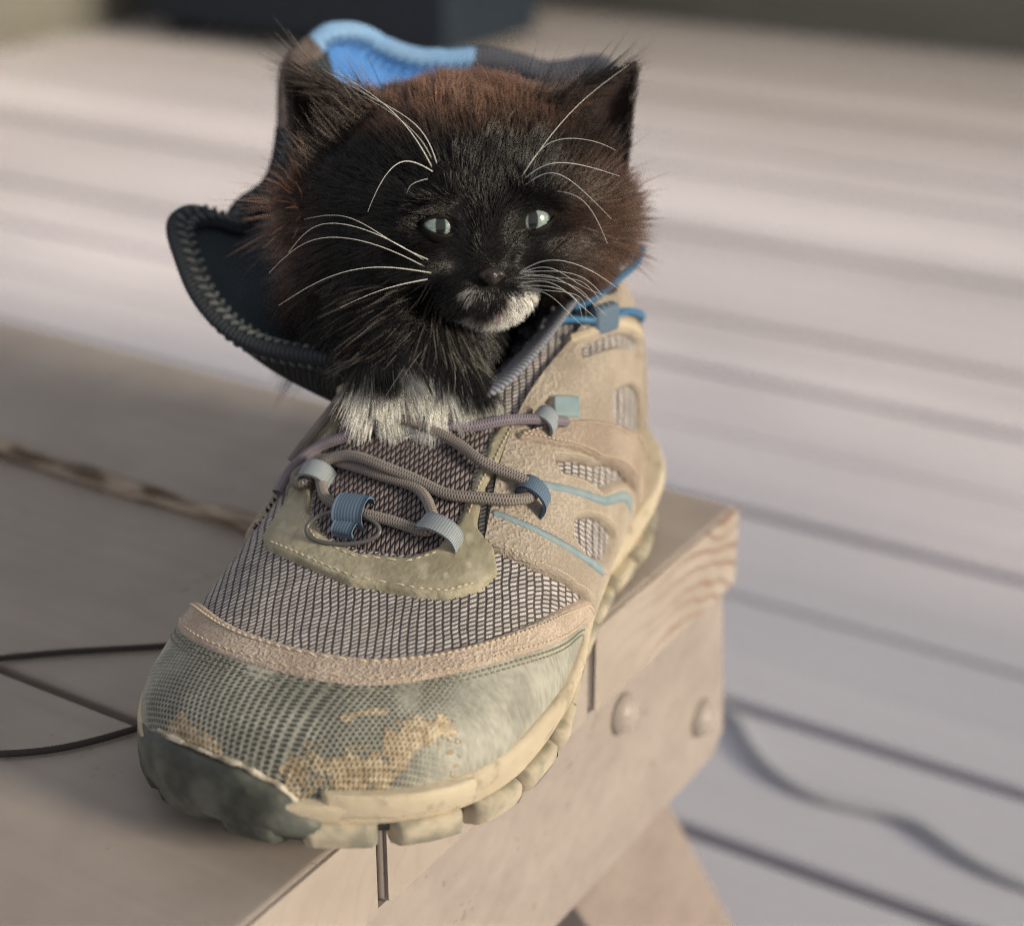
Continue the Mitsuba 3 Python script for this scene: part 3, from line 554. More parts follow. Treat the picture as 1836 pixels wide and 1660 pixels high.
# -- padded collar, spread wide open by the kitten
RIM = np.array([(.1456, .0044, .1043), (.1543, .0194, .1082), (.1652, .027, .1117), (.1866, .0341, .1185), (.2088, .0392, .1258), (.233, .0442, .1326), (.2622, .0515, .1389), (.3020, .0400, .1572), (.3440, .0240, .1841), (.3600, .0170, .1979), (.3597, .002, .1955), (.3571, -.0135, .1951), (.3555, -.032, .199), (.3509, -.0525, .2), (.3451, -.0725, .2007),
                (.3421, -.0934, .2079), (.3342, -.1069, .2121), (.3234, -.1152, .2066), (.3074, -.1184, .1992), (.2892, -.1136, .1817), (.2562, -.1089, .1572), (.2401, -.1151, .1514), (.2267, -.1156, .1476), (.2112, -.1217, .155), (.1982, -.1254, .1542), (.1873, -.1185, .1461), (.1768, -.1075, .1338), (.1683, -.0907, .1218), (.163, -.0693, .1161), (.158, -.0388, .1148), (.1529, -.0162, .1089)])
rimc = spline(RIM, 310, True); _c = np.array([.235, -.03, .12]) - rimc; rimc = rimc + np.c_[np.zeros(len(rimc)), np.zeros(len(rimc)), .0030 * (meshkit.fbm(np.c_[np.arange(len(rimc)) * .16, np.zeros(len(rimc)), np.zeros(len(rimc))], 3) - .5) * np.clip((rimc[:, 0] - .30) / .04, 0, 1)]; rimc = rimc + _c / np.linalg.norm(_c, axis=1, keepdims=True) * .0035; NR = len(rimc); ri = lambda k: int(round(k / 31 * NR))           # rim position of the k-th control point
_k = np.linspace(0, NR, 32); ctl = lambda vals: np.interp(np.arange(NR), _k, np.r_[vals, vals[0]])
# where each rim point's wall meets the shaft (outside) and the neck of the kitten (inside)
ang = np.linspace(0, 2 * np.pi, NR, endpoint=False)
def oval(cs, ca, rs, ra, z, tilt=0.):
    c = rimc.mean(0); d = rimc[:, :2] - [cs, ca]; th = np.arctan2(d[:, 1] / ra, d[:, 0] / rs); P = np.stack([cs + rs * np.cos(th), ca + ra * np.sin(th)], 1)
    return np.c_[P, z + tilt * (P[:, 0] - cs)]
out_ = oval(.232, .004, .080, .046, .092, .15); inn_ = oval(.235, -.022, .060, .034, .114, .25)
def loft(A, B, bulge, n=26, edge=0):
    t = np.linspace(0, 1, n)[:, None, None]; M = (A + B) / 2 + bulge
    return (1 - t) ** 2 * A + 2 * t * (1 - t) * M + t**2 * B
def loft_part(key, P, i0, i1, mat, flip=False, lump=0.):
    idx = np.arange(i0, i1 + 1) % NR; Q = P[:, idx]
    L = np.r_[0, np.cumsum(np.linalg.norm(np.diff(Q[0], axis=0), axis=1))]; T = np.linalg.norm(np.diff(Q, axis=0), axis=2).mean(1); T = np.r_[0, np.cumsum(T)]
    uv = np.stack([np.repeat(L[None], len(T), 0), np.repeat(T[:, None], len(L), 1)], -1).reshape(-1, 2)
    v = Q.reshape(-1, 3)
    if lump:
        m0 = trimesh.Trimesh(v, grid_faces(Q.shape[0], Q.shape[1]), process=False); v = v + m0.vertex_normals * (lump * (meshkit.fbm(v * 260, 3) - .5))[:, None]
    ent(key, mikit.ply(Wm(tm(v, grid_faces(Q.shape[0], Q.shape[1]))), mat, smooth=True, uv=uv))
_rt = np.clip((rimc[:, 1:2] + .02) / .04, 0, 1) * np.clip((.31 - rimc[:, :1]) / .03, 0, 1)
wall_in = loft(rimc, inn_, np.array([0, 0, -.022]) * (1 - .75 * _rt) + (inn_ - rimc) * .1, 40)
_rp = shapely.Polygon(rimc[:, :2]).buffer(0).buffer(-.004); _in = shapely.contains_xy(_rp, um.vertices[:, 0], um.vertices[:, 1]) & (um.vertices[:, 2] > .085)
ent('boot__upper', mikit.ply(Wm(tm(um.vertices, um.faces[~_in[um.faces].all(1)])), 'm_up', smooth=True, uv=UMUV))
low = rimc + np.array([0, 0, -.005])
wall_out = loft(low, out_, np.array([0, 0, -.010]) + (rimc - out_) * [.18, .18, 0], 30)
loft_part('boot__collar', wall_out, 0, NR, 'm_knit')
loft_part('boot__dark_fleece_lining', wall_in, ri(30) - NR, ri(8), 'm_lining_dark', lump=.011)
loft_part('boot__denim_lining', wall_in, ri(8), ri(14.4), 'm_bind_denim')
loft_part('boot__blue_lining', wall_in, ri(14.4), ri(17.2), 'm_lining_blue')
loft_part('boot__slate_mesh_lining', wall_in, ri(17.2), ri(30), 'm_slate')
r3 = np.random.default_rng(3); cl = []
for i in range(620):
    j = int(r3.integers(ri(30) - NR, ri(7.5))) % NR; q = r3.random() ** 1.2 * .62 + .05; row = q * 39; a_, b_ = int(row), min(int(row) + 1, 39)
    P = wall_in[a_, j] * (1 - row + a_) + wall_in[b_, j] * (row - a_) + r3.normal(size=3) * .0006 + [0, 0, .001]
    m_ = trimesh.creation.icosphere(subdivisions=1, radius=.0014 + .0009 * r3.random()); R_ = trimesh.transformations.random_rotation_matrix(r3.random(3)); m_.apply_scale([1.5, .8, .8]); m_.apply_transform(R_); m_.apply_translation(P); cl.append(m_)
scene['m_fleece'] = princ(mikit.proc(lambda p, n, uv: mix((.020, .020, .026), (.14, .14, .17), sst(.3, .75, noise(p.x * 330, p.y * 330, p.z * 330)))), .85)
ent('boot__fleece_curls', mikit.ply(Wm(cat_mesh(cl)), 'm_fleece', smooth=True), kind='stuff')
def binding(key, i0, i1, r, mat, sq=.55):
    idx = np.arange(i0, i1 + 1) % NR; P = rimc[idx]; t, n, b = frame(P); k = 16
    nin = (inn_ - rimc)[idx]; nin -= t * (nin * t).sum(1, keepdims=True); nin /= np.linalg.norm(nin, axis=1, keepdims=True); up_ = np.cross(t, nin)
    a = np.linspace(0, 2 * np.pi, k + 1); rr = np.broadcast_to(r, (len(P),)) if np.ndim(r) == 0 else r[idx]
    v = P[:, None] + rr[:, None, None] * (np.cos(a)[None, :, None] * nin[:, None] + sq * np.sin(a)[None, :, None] * up_[:, None])
    L = np.r_[0, np.cumsum(np.linalg.norm(np.diff(P, axis=0), axis=1))]
    uv = np.stack([np.repeat(L[:, None], k + 1, 1), np.repeat((a / (2 * np.pi))[None], len(P), 0)], -1).reshape(-1, 2)
    ent(key, mikit.ply(Wm(tm(v.reshape(-1, 3), grid_faces(len(P), k + 1))), mat, smooth=True, uv=uv)); return P, nin, up_, rr
binding('boot__grey_ribbed_binding', ri(30.6) - NR, ri(8), .0066, 'm_bind_grey', .34)
binding('boot__denim_binding', ri(8), ri(14.0), .0055, 'm_bind_denim', .8)
binding('boot__brown_binding', ri(17.5), ri(19.9), .0058, 'm_bind_brown', .8)
Pb, nb, ub, rb = binding('boot__blue_binding', ri(13.9), ri(17.5), .0052, 'm_bind_blue', .9)
Ps, ns, us_, rs_ = binding('boot__slate_binding', ri(19.8), ri(30.6), .0062, 'm_bind_slate')
def ladder(Pc, nin, upv, step, x0, x1, h, r):
    out = []
    for i in range(2, len(Pc) - 2, step):
        q = np.array([Pc[i] + nin[i] * x + upv[i] * (h + .0006 * math.sin(math.pi * j / 4)) for j, x in enumerate(np.linspace(x0, x1, 5))]); out.append(tube(q, r, 6))
    return out
def surf_sign(nin, upv): return 1
scene['m_ladder'] = princ(mikit.proc(lambda p, n, uv: mix((.05, .055, .062), (.15, .16, .17), noise(p.x * 300, p.y * 300, p.z * 300))), .8)
lumps = []
for i in range(1, len(Ps) - 2, 2):
    for sd, sg in ((1, 1), (-1, -1)):
        for x, sk in ((-.0012, .8), (.0030, -.8)):
            tt_ = Ps[i + 1] - Ps[i]; tt_ /= np.linalg.norm(tt_); L_ = np.linspace(-1, 1, 5)[:, None]
            q = Ps[i] + ns[i] * (x + .0020 * L_) + tt_ * (.0011 * sk * L_) + us_[i] * sg * (.0034 * math.sqrt(1 - (x / .0062) ** 2) + .0006 * (1 - L_**2))
            lumps.append(tube(q, .0011 * np.array([.45, .9, 1, .9, .45]), 6))
ent('boot__braid_stitching', mikit.ply(Wm(cat_mesh(lumps)), 'm_ladder', smooth=True), kind='stuff')
ent('boot__blue_stitching', mikit.ply(Wm(cat_mesh(ladder(Pb, nb, ub, 2, .003, .009, .0036, .0005) + ladder(Pb, nb, ub, 2, .003, .009, -.0036, .0005))), 'm_cord_blue', smooth=True), kind='stuff')
# cord and keeper at the right of the collar
cp = spline(np.array([(.2200, .0400, .1270), (.2260, .0475, .1300), (.2400, .0530, .1335), (.2560, .0570, .1360), (.2680, .0575, .1390)]), 50)
ent('boot__side_cord', mikit.ply(Wm(tube(cp, .0017, 10)), 'm_cord_blue', smooth=True))
kp = rbox([.014, .006, .012], .002, 10); kp.apply_transform(trimesh.transformations.rotation_matrix(.5, [0, 0, 1])); kp.apply_translation([.2250, .0520, .1220])
ent('boot__cord_keeper', mikit.ply(Wm(kp), 'm_web_blue', smooth=40))
# tongue edge below the left of the collar
tp = poly_uv([(.150, .60), (.158, .555), (.175, .57), (.178, .66), (.165, .69)], .002)
patch('boot__tongue_edge', tp, .006, 'm_facing', edge=.004, puff=.002)

# ------------------------------------------------------------------ the kitten
KC = W(np.array([.2155, -.0026, .1599])); KX = np.array([.99966, .02609, 0]); KY = np.array([-.0073, .27985, .96001]); KZ = np.array([.02504, -.95969, .27995])
def KW(p): p = np.asarray(p, float); return KC + p[..., :1] * KX + p[..., 1:2] * KY + p[..., 2:3] * KZ
def Km(m): return tm(KW(m.vertices), m.faces)
YAW = math.radians(8.5)
def face(p):
    """face frame (x right, y up, z forward) turned by the yaw of the head"""
    p = np.asarray(p, float); c, s = math.cos(YAW), math.sin(YAW)
    return np.stack([p[..., 0] * c + p[..., 2] * s, p[..., 1], -p[..., 0] * s + p[..., 2] * c], -1)
def unface(p):
    p = np.asarray(p, float); c, s = math.cos(YAW), math.sin(YAW)
    return np.stack([p[..., 0] * c - p[..., 2] * s, p[..., 1], p[..., 0] * s + p[..., 2] * c], -1)
def ell(p, c, r):
    q = (p - np.array(c)) / np.array(r); k = np.linalg.norm(q, axis=-1); k2 = np.linalg.norm(q / np.array(r), axis=-1) + 1e-9
    return k * (k - 1) / k2
def smin(a, b, k): h = np.clip(.5 + .5 * (b - a) / k, 0, 1); return b * (1 - h) + a * h - k * h * (1 - h)
EYES = ((-.0170, -.0010, .0365, .0066, .0027, .0029, -.10), (.0180, .0010, .0370, .0088, .0037, .0034, .36))       # x, y, z in the face frame, half width, upper and lower opening, tilt
ER = .0098
def head_sdf(p):
    q = unface(p)
    pu = p - np.array([0, .006, 0]); pu = np.where(pu[..., 1:2] < 0, pu * [1, 1.32, 1], pu)
    d = ell(pu, (-.001, 0, -.006), (.060, .0485, .056))
    d = smin(d, ell(p, (-.035, .028, -.014), (.018, .018, .026)), .012); d = smin(d, ell(p, (.033, .028, -.016), (.017, .017, .024)), .012)
    d = smin(d, ell(p, (-.031, -.018, -.004), (.028, .026, .036)), .014); d = smin(d, ell(p, (.028, -.002, .000), (.024, .022, .032)), .014)
    d = smin(d, ell(q, (0, -.004, .036), (.013, .024, .018)), .012)            # bridge of the nose
    d = smin(d, ell(q, (-.0070, -.0265, .0435), (.0115, .0090, .0130)), .006); d = smin(d, ell(q, (.0070, -.0265, .0435), (.0115, .0090, .0130)), .006)
    d = smin(d, ell(q, (.0015, -.0325, .0380), (.0095, .0060, .0120)), .006)          # chin
    for ex, ey, ez, *_ in EYES:
        d = smin(d, ell(q, (ex, ey + .0090, .0405), (.012, .0042, .0115)), .006)   # brow
        d = smin(d, ell(q, (ex * 1.25, ey - .0150, .0370), (.011, .0060, .0120)), .008)   # cheek bone
        d = -smin(-d, np.linalg.norm((q - np.array([ex * .95, ey - .001, .0580])) / [1.15, 1, 1], axis=-1) - .0095, .005)   # eye hollow
    return d
def radial(sdf, c, sub, r0):
    b = trimesh.creation.icosphere(subdivisions=sub); d = np.array(b.vertices); t = np.full(len(d), r0)
    for _ in range(60): t -= .8 * sdf(c + d * t[:, None])
    return tm(c + d * t[:, None], b.faces)
_e2 = []
for ex, ey, ez, *o in EYES:                      # seat the eyes on the face
    z = .09
    for _ in range(60): z -= .8 * float(head_sdf(face(np.array([ex, ey, z]))))
    _e2.append((ex, ey, z + .0014 - ER, *o))
EYES = tuple(_e2)
hm = radial(head_sdf, np.array([0, -.004, 0.]), 6, .12)
def body_sdf(p):
    d = ell(p, (-.022, -.040, .002), (.034, .030, .040)); d = smin(d, ell(p, (-.0215, -.063, .035), (.027, .018, .0175)), .012)
    d = smin(d, ell(p, (.004, -.080, -.035), (.030, .050, .034)), .02); return d
bm = radial(body_sdf, np.array([-.012, -.058, -.004]), 5, .13)
def ear_mesh(tip, inn, out, cup, n=26):
    """a thin curved ear: base from its inner to its outer corner, hollow towards the viewer"""
    tip, inn, out = map(np.array, (tip, inn, out)); A, B = np.meshgrid(np.linspace(0, 1, n), np.linspace(0, 1, n), indexing='ij')
    base = inn[None, None] * (1 - A[..., None]) + out[None, None] * A[..., None]
    w = (1 - B) ** .88; mid_ = (inn + out) / 2
    P = tip * (1 - w)[..., None] + base * w[..., None] + (mid_ - tip)[None, None] * 0
    side = np.sin(np.pi * A) * np.sin(np.pi * np.clip(B * .5 + .25, 0, 1)) * w
    P[..., 2] -= cup * side; N = np.cross(out - inn, tip - inn); N /= np.linalg.norm(N); N = N if N[2] > 0 else -N
    edge = (np.abs(A - .5) * 2) ** 4 * (1 - B) * .003; P = P + N * edge[..., None]
    back = P - N * .0022
    v = np.vstack([P.reshape(-1, 3), back.reshape(-1, 3)]); f = grid_faces(n, n); k = n * n
    rim = np.r_[np.arange(n) * n, (n - 1) * n + np.arange(1, n), (np.arange(n - 1)[::-1]) * n + n - 1, np.arange(1, n - 1)[::-1]]; r2_ = np.roll(rim, -1)
    f = np.vstack([f, f[:, ::-1] + k, np.stack([rim, rim + k, r2_], 1), np.stack([r2_, rim + k, r2_ + k], 1)])
    m = trimesh.Trimesh(v, f, process=True); trimesh.repair.fix_normals(m); return m
EARS = [((-.0715, .0635, .000), (-.031, .044, .020), (-.0660, .002, .006), .020), ((.0675, .0630, .000), (.0225, .0435, .018), (.0600, .006, .004), .018)]
ears = [ear_mesh(*e) for e in EARS]
kb = manif(hm) + manif(bm)
for e in ears:
    try: kb = kb + manif(e)
    except Exception: pass
km = from_manif(kb)
tag('kitten', 'black kitten with a rusty sheen, white chin and chest, peeking out of the boot', 'kitten')
def kit_local(p):
    d = [p.x - float(KC[0]), p.y - float(KC[1]), p.z - float(KC[2])]
    return [sum(d[i] * float(A[i]) for i in range(3)) for A in (KX, KY, KZ)]
def skin_c(p, n, uv):
    x, y, z = kit_local(p)
    w = sst(-.060, -.068, y) * sst(.026, .020, dr.abs(x + .024)) + sst(-.026, -.031, y) * sst(.044, .052, z) * sst(-.046, -.042, y) * sst(-.004, .006, x)
    e = sst(.030, .042, y) * sst(.044, .054, dr.abs(x))
    return mix(mix((.010, .008, .008), (.040, .026, .024), e * (.5 + noise(x * 160, y * 160, z * 160))), (.34, .30, .28), dr.clip(w, 0, 1))
scene['m_skin'] = princ(mikit.proc(skin_c), .8, .2)
ent('kitten__body', mikit.ply(Km(km), 'm_skin', smooth=60))
# eyes
def iris(ex, ey, ez, tilt):
    c = KW(unface(np.array([ex, ey, ez])) if False else face(np.array([ex, ey, ez])))
    fx = KX * math.cos(YAW) - KZ * math.sin(YAW); fx = face(np.array([1., 0, 0])); fx = fx[0] * KX + fx[1] * KY + fx[2] * KZ
    fy = KY
    def col(p, n, uv):
        d = [p.x - float(c[0]), p.y - float(c[1]), p.z - float(c[2])]
        x = sum(d[i] * float(fx[i]) for i in range(3)); y = sum(d[i] * float(fy[i]) for i in range(3))
        x = x + .0006; r = dr.sqrt(x * x + y * y)
        a = dr.atan2(y, x); ray_ = noise(a * 9 + 40, r * 300)
        k = mix((.15, .22, .21), (.40, .48, .46), ray_ * .7 + .3 * sst(.002, .0055, r))
        k = mix(k, (.03, .035, .04), sst(.0058, .0066, r))
        return mix((.004, .004, .005), k, sst(.85, 1.1, dr.sqrt(dr.square(x / .0020) + dr.square(y / .0046))))
    return col
lidm = {}
scene['m_lid'] = princ((.009, .007, .007), .6, .2)
eye_dirs = []
for i, (ex, ey, ez, hw, ho, lo, tilt) in enumerate(EYES):
    q = np.array([ex, ey, ez]); c = face(q)
    scene[f'm_eye_{i}'] = {'type': 'principled', 'base_color': mikit.proc(iris(ex, ey, ez, tilt)), 'roughness': .12, 'specular': .6, 'clearcoat': 1.0, 'clearcoat_gloss': .98}
    ball = trimesh.creation.icosphere(subdivisions=4, radius=ER); ball.apply_translation(c)
    ek = ent('kitten__eye', mikit.ply(Km(ball), f'm_eye_{i}', smooth=True))
    # lids: a skin that hugs the ball, with an almond opening
    t = np.linspace(0, 2 * np.pi, 72, endpoint=False); ct, st_ = math.cos(tilt), math.sin(tilt)
    rows = []
    for w, rr in ((0, ER + .00005), (.03, ER + .0007), (.12, ER + .0012), (.35, ER + .0013), (.65, ER + .0010), (1., ER + .0006), (1.12, ER - .003)):
        x = hw * np.cos(t); y = np.where(np.sin(t) > 0, ho, lo) * np.abs(np.sin(t)) ** 1.25 * np.sign(np.sin(t)); x, y = x * ct - y * st_, x * st_ + y * ct
        x, y = x * (1 - w) + .0080 * np.cos(t + tilt) * w, y * (1 - w) + .0068 * np.sin(t + tilt) * w
        zz = np.sqrt(np.maximum(rr**2 - x**2 - y**2, 1e-6)) if w <= 1 else np.full(len(x), -.001)
        rows.append(face(np.stack([x, y, zz], 1) + q))
    n = len(t); m = tm(np.vstack(rows), grid_faces(len(rows), n, True))
    ent(ek + '__eyelid', mikit.ply(Km(m), 'm_lid', smooth=True))
# nose, mouth line
NP_ = np.array([0, -.0195, .0575])
ns_ = trimesh.creation.icosphere(subdivisions=3); v = np.array(ns_.vertices)
v = v * [.0052, .0036, .0042]; v[:, 0] *= np.where(v[:, 1] < 0, 1 + v[:, 1] / .0036 * .62, 1); v[:, 2] -= .0016 * np.exp(-((np.abs(v[:, 0]) - .0026) / .0010) ** 2 - ((v[:, 1] + .0008) / .0012) ** 2)
scene['m_nose'] = bumped((.030, .022, .022), lambda p, n, uv: noise(p.x * 1800, p.y * 1800, p.z * 1800), .0003, .35, .5)
ent('kitten__nose', mikit.ply(Km(tm(face(v + NP_), ns_.faces)), 'm_nose', smooth=True))

# -- fur: tapered strands rooted on the body
hr = np.random.default_rng(11)
kv, kf = np.array(km.vertices), np.array(km.faces); tri = kv[kf]; fn_ = np.cross(tri[:, 1] - tri[:, 0], tri[:, 2] - tri[:, 0]); far_ = np.linalg.norm(fn_, axis=1) / 2
vn = trimesh.Trimesh(kv, kf, process=False).vertex_normals
def roots(n, weight=None):
    w = far_.copy()
    if weight is not None: w = w * weight(tri.mean(1), fn_ / (2 * far_[:, None] + 1e-15))
    i = hr.choice(len(kf), n, p=w / w.sum()); a = hr.random((n, 2)); a = np.where(a.sum(1, keepdims=True) > 1, 1 - a, a)
    b = np.c_[1 - a.sum(1), a]; P = (tri[i] * b[..., None]).sum(1); N = (vn[kf[i]] * b[..., None]).sum(1); N /= np.linalg.norm(N, axis=1, keepdims=True)
    return P, N
def strands(P, D, N, L, wd, droop, col, tipc, seg=3):
    """three-sided tapered hairs from P along D, of length L, bending along droop; returns mesh arrays and vertex colours"""
    n = len(P); t = np.linspace(0, 1, seg + 1)[None, :, None]
    C_ = P[:, None] - D[:, None] * .0006 + D[:, None] * (t * L[:, None, None]) + droop[:, None] * (t**2 * L[:, None, None])
    S = np.cross(D, N + 1e-6); S /= np.linalg.norm(S, axis=1, keepdims=True) + 1e-9; T_ = np.cross(S, D); T_ /= np.linalg.norm(T_, axis=1, keepdims=True) + 1e-9
    prof = np.array([1, .9, .62, .10]) if seg == 3 else np.linspace(1, .05, seg + 1) ** .7
    V = []
    for a in (0, 2 * np.pi / 3, 4 * np.pi / 3):
        V.append(C_ + (S * math.cos(a) + T_ * math.sin(a))[:, None] * (wd[:, None, None] * .5 * prof[None, :, None]))
    V = np.stack(V, 2); V = V.reshape(n, (seg + 1) * 3, 3)
    F = []
    for i in range(seg):
        for j in range(3):
            a, b, c, d = i * 3 + j, i * 3 + (j + 1) % 3, (i + 1) * 3 + (j + 1) % 3, (i + 1) * 3 + j; F += [[a, b, c], [a, c, d]]
    F = np.array(F); k = (seg + 1) * 3
    f = (F[None] + (np.arange(n) * k)[:, None, None]).reshape(-1, 3)
    tt = np.repeat(np.linspace(0, 1, seg + 1), 3)[None, :, None]
    colr = col[:, None] * (1 - tt) + tipc[:, None] * tt
    return V.reshape(-1, 3), f, colr.reshape(-1, 3)
def fur(key, parts, mat='m_fur', **k):
    v, f, c, at = [], [], [], 0
    for a, b, d in parts: v.append(a); f.append(b + at); c.append(d); at += len(a)
    v, f, c = np.vstack(v), np.vstack(f), np.vstack(c)
    ent(key, mikit.ply(tm(KW(v), f), mat, smooth=True, color=np.clip(c, 0, 1)), kind='stuff', **k)
scene['m_fur'] = {'type': 'twosided', 'bsdf': {'type': 'principled', 'base_color': {'type': 'mesh_attribute', 'name': 'vertex_color'}, 'roughness': .36, 'specular': .5, 'sheen': .1}}
nrm = lambda x: x / (np.linalg.norm(x, axis=-1, keepdims=True) + 1e-12)
nosew = face(NP_); eyew = [face(np.array([e[0], e[1], e[2] + ER * .9])) for e in EYES]
def clump(P, s, seed): return np.stack([meshkit.noise(P * s, seed + i) - .5 for i in range(3)], -1) * 2
def ramp(x, a, b): t = np.clip((x - a) / (b - a), 0, 1); return t * t * (3 - 2 * t)
from scipy.spatial import cKDTree
_cent = roots(1500)[0]; _ctree = cKDTree(_cent)
def coat(n, weight, lenmul=1., wdm=1.):
    P, N = roots(n, weight); q = unface(P)
    d = np.min([np.linalg.norm(((unface(P) - np.array([e[0], e[1], e[2] + ER])) @ np.array([[math.cos(e[6]), -math.sin(e[6]), 0], [math.sin(e[6]), math.cos(e[6]), 0], [0, 0, 1]])) / [e[3] * 1.12, .0036, .012], axis=1) for e in EYES], axis=0)
    dn = np.linalg.norm((q - NP_) / [.0064, .0048, .007], axis=1)
    ok = (d > 1) & (dn > 1) & ~((P[:, 1] < -.068) & (P[:, 2] < .022)) & (P[:, 1] > -.084) & ~((P[:, 0] < -.041) & (P[:, 1] < -.038)) & ~((P[:, 0] > .020) & (P[:, 1] < -.040))
    P, N, q = P[ok], N[ok], q[ok]
    x, y, z = P.T; qx, qy, qz = q.T
    body = ramp(y, -.040, -.050)
    F = nrm(P - (nosew + [0, 0, .004])); F = F + np.array([0, -.55, 0]) * (ramp(y, -.008, -.04) * ramp(qz, .04, .02))[:, None]
    up_ = ramp(y, .015, .035)[:, None]; F = F * (1 - .5 * up_) + np.stack([x * 4, .75 + 0 * x, -.25 + 0 * x], 1) * .5 * up_
    Fb = np.stack([(x + .022) * 2.0, -1 + 0 * x, .45 + 0 * x], 1); F = F * (1 - body[:, None]) + Fb * body[:, None]
    ear = np.maximum(ramp(y, .030, .040) * ramp(np.abs(x), .036, .046), ramp(np.abs(x), .050, .060) * ramp(y, .008, .018))
    F = F + clump(P, 190, 3) * .42 + clump(P, 60, 9) * .36 + hr.normal(size=P.shape) * .10
    F = nrm(F - N * (F * N).sum(1, keepdims=True))
    muz = ramp(np.linalg.norm((q - NP_) / [1, 1, 1.2], axis=1), .036, .012)
    cheek = ramp(np.abs(x + .004), .030, .055) * ramp(y, .03, .005) * np.where(x > 0, .55, 1)
    lift = .36 - .18 * muz + .25 * cheek + .10 * ramp(y, .02, .045)
    lift = lift + .34 * (meshkit.noise(P * 130, 77) - .35) * (1 - .8 * muz)
    D = nrm(F * np.cos(lift)[:, None] + N * np.sin(lift)[:, None])
    L = .0080 * (1 - .66 * muz) + .0085 * cheek + .0040 * body + .0020 * ramp(y, .02, .045); L = L * (1 - .78 * ear)
    L = L * (.65 + .7 * hr.random(len(P))) * lenmul
    droop = np.stack([0 * x, -.22 * (1 - ramp(y, .01, .03)), 0 * x], 1) + F * .25 + clump(P, 90, 21) * .12
    ci = _ctree.query(P)[1]; cv = _cent[ci] - P; cv = cv - N * (cv * N).sum(1, keepdims=True)
    droop = droop + cv / L[:, None] * (.62 * (1 - muz) * (.4 + .6 * meshkit.noise(_cent[ci] * 300, 5)))[:, None]
    L = L * (1 + .45 * (meshkit.noise(_cent[ci] * 500, 8) - .5) * (1 - muz))
    wd = (.00034 + .00022 * hr.random(len(P))) * wdm
    # colour: black with sun glow put in as rust on crown and right cheek, white chin, lip and chest
    r = hr.random(len(P)); b = meshkit.fbm(P * 60, 3, 5)
    base = np.array([.0075, .0066, .0068])[None] * (.6 + .9 * r[:, None])
    rust = .95 * ramp(y, .022, .046) * ramp(np.abs(x - .002), .060, .030) * (.55 + .9 * b) + .55 * ramp(x, .024, .048) * ramp(y, .035, .0) * (.5 + b) + .12 * ramp(x, -.048, -.062) * ramp(y, -.030, -.010) * (.4 + b)
    tuft = np.exp(-((x + .066) / .010) ** 2 - ((y + .004) / .016) ** 2); rust = np.clip(rust + 2.2 * tuft, 0, 1) * (.35 + .9 * r)
    rc = np.array([.13, .060, .042]); tipc = np.array([.36, .20, .14])
    c0 = base + (rc - base) * (np.clip(rust, 0, 1) * .75)[:, None]; c1 = base * 1.3 + (tipc - base * 1.3) * np.clip(rust * 1.05, 0, 1)[:, None]
    j = (b - .5) * .012
    wh = np.maximum.reduce([ramp(y + j * 1.5, -.0525, -.0580) * ramp(np.abs(x + .019 + j), .031, .024) * ramp(z, .010, .022),                     # chest
        ramp(qy + j * 1.2, -.0315, -.0350) * ramp(qz, .036, .043) * ramp(np.abs(qx - .0045 + j), .0135, .0085) * ramp(qy, -.0460, -.0430) * (.55 + .45 * ramp(qx, -.002, .006)),               # chin
        ramp(qy + j * 1.2, -.0235, -.0275) * ramp(qz, .044, .050) * ramp(np.abs(qx - .0135), .0085, .006),              # lip, right
        ramp(np.linalg.norm((q - [-.0082, -.0262, .054]) / [1, 1.0, 2.5], axis=1), .0034, .0014) * .30])                      # lip, left
    fleck = (r > .955) * (1 - wh) * (body * 1. + .35 * cheek)
    wc = np.array([.92, .90, .85])[None] * (.7 + .4 * r[:, None]); pink = np.array([.40, .26, .22])
    pk = ramp(qz, .046, .054) * ramp(np.abs(qx), .008, .003) * ramp(qy, -.040, -.034)
    wc = wc + (pink - wc) * (pk * .6)[:, None]
    c0 = c0 + (wc - c0) * wh[:, None]; c1 = c1 + (wc * 1.08 - c1) * wh[:, None]
    gc = np.array([.30, .27, .24]); c0 = c0 + (gc * .5 - c0) * fleck[:, None]; c1 = c1 + (gc - c1) * fleck[:, None]
    return strands(P, D, N, L, wd, droop, c0, c1)
vis = lambda c, n: (n[:, 2] > -.45) * np.where(c[:, 1] < -.085, 0, 1.) * (1 + .6 * (c[:, 2] > .02)) + .08
fur('kitten__coat', [coat(84000, vis)])
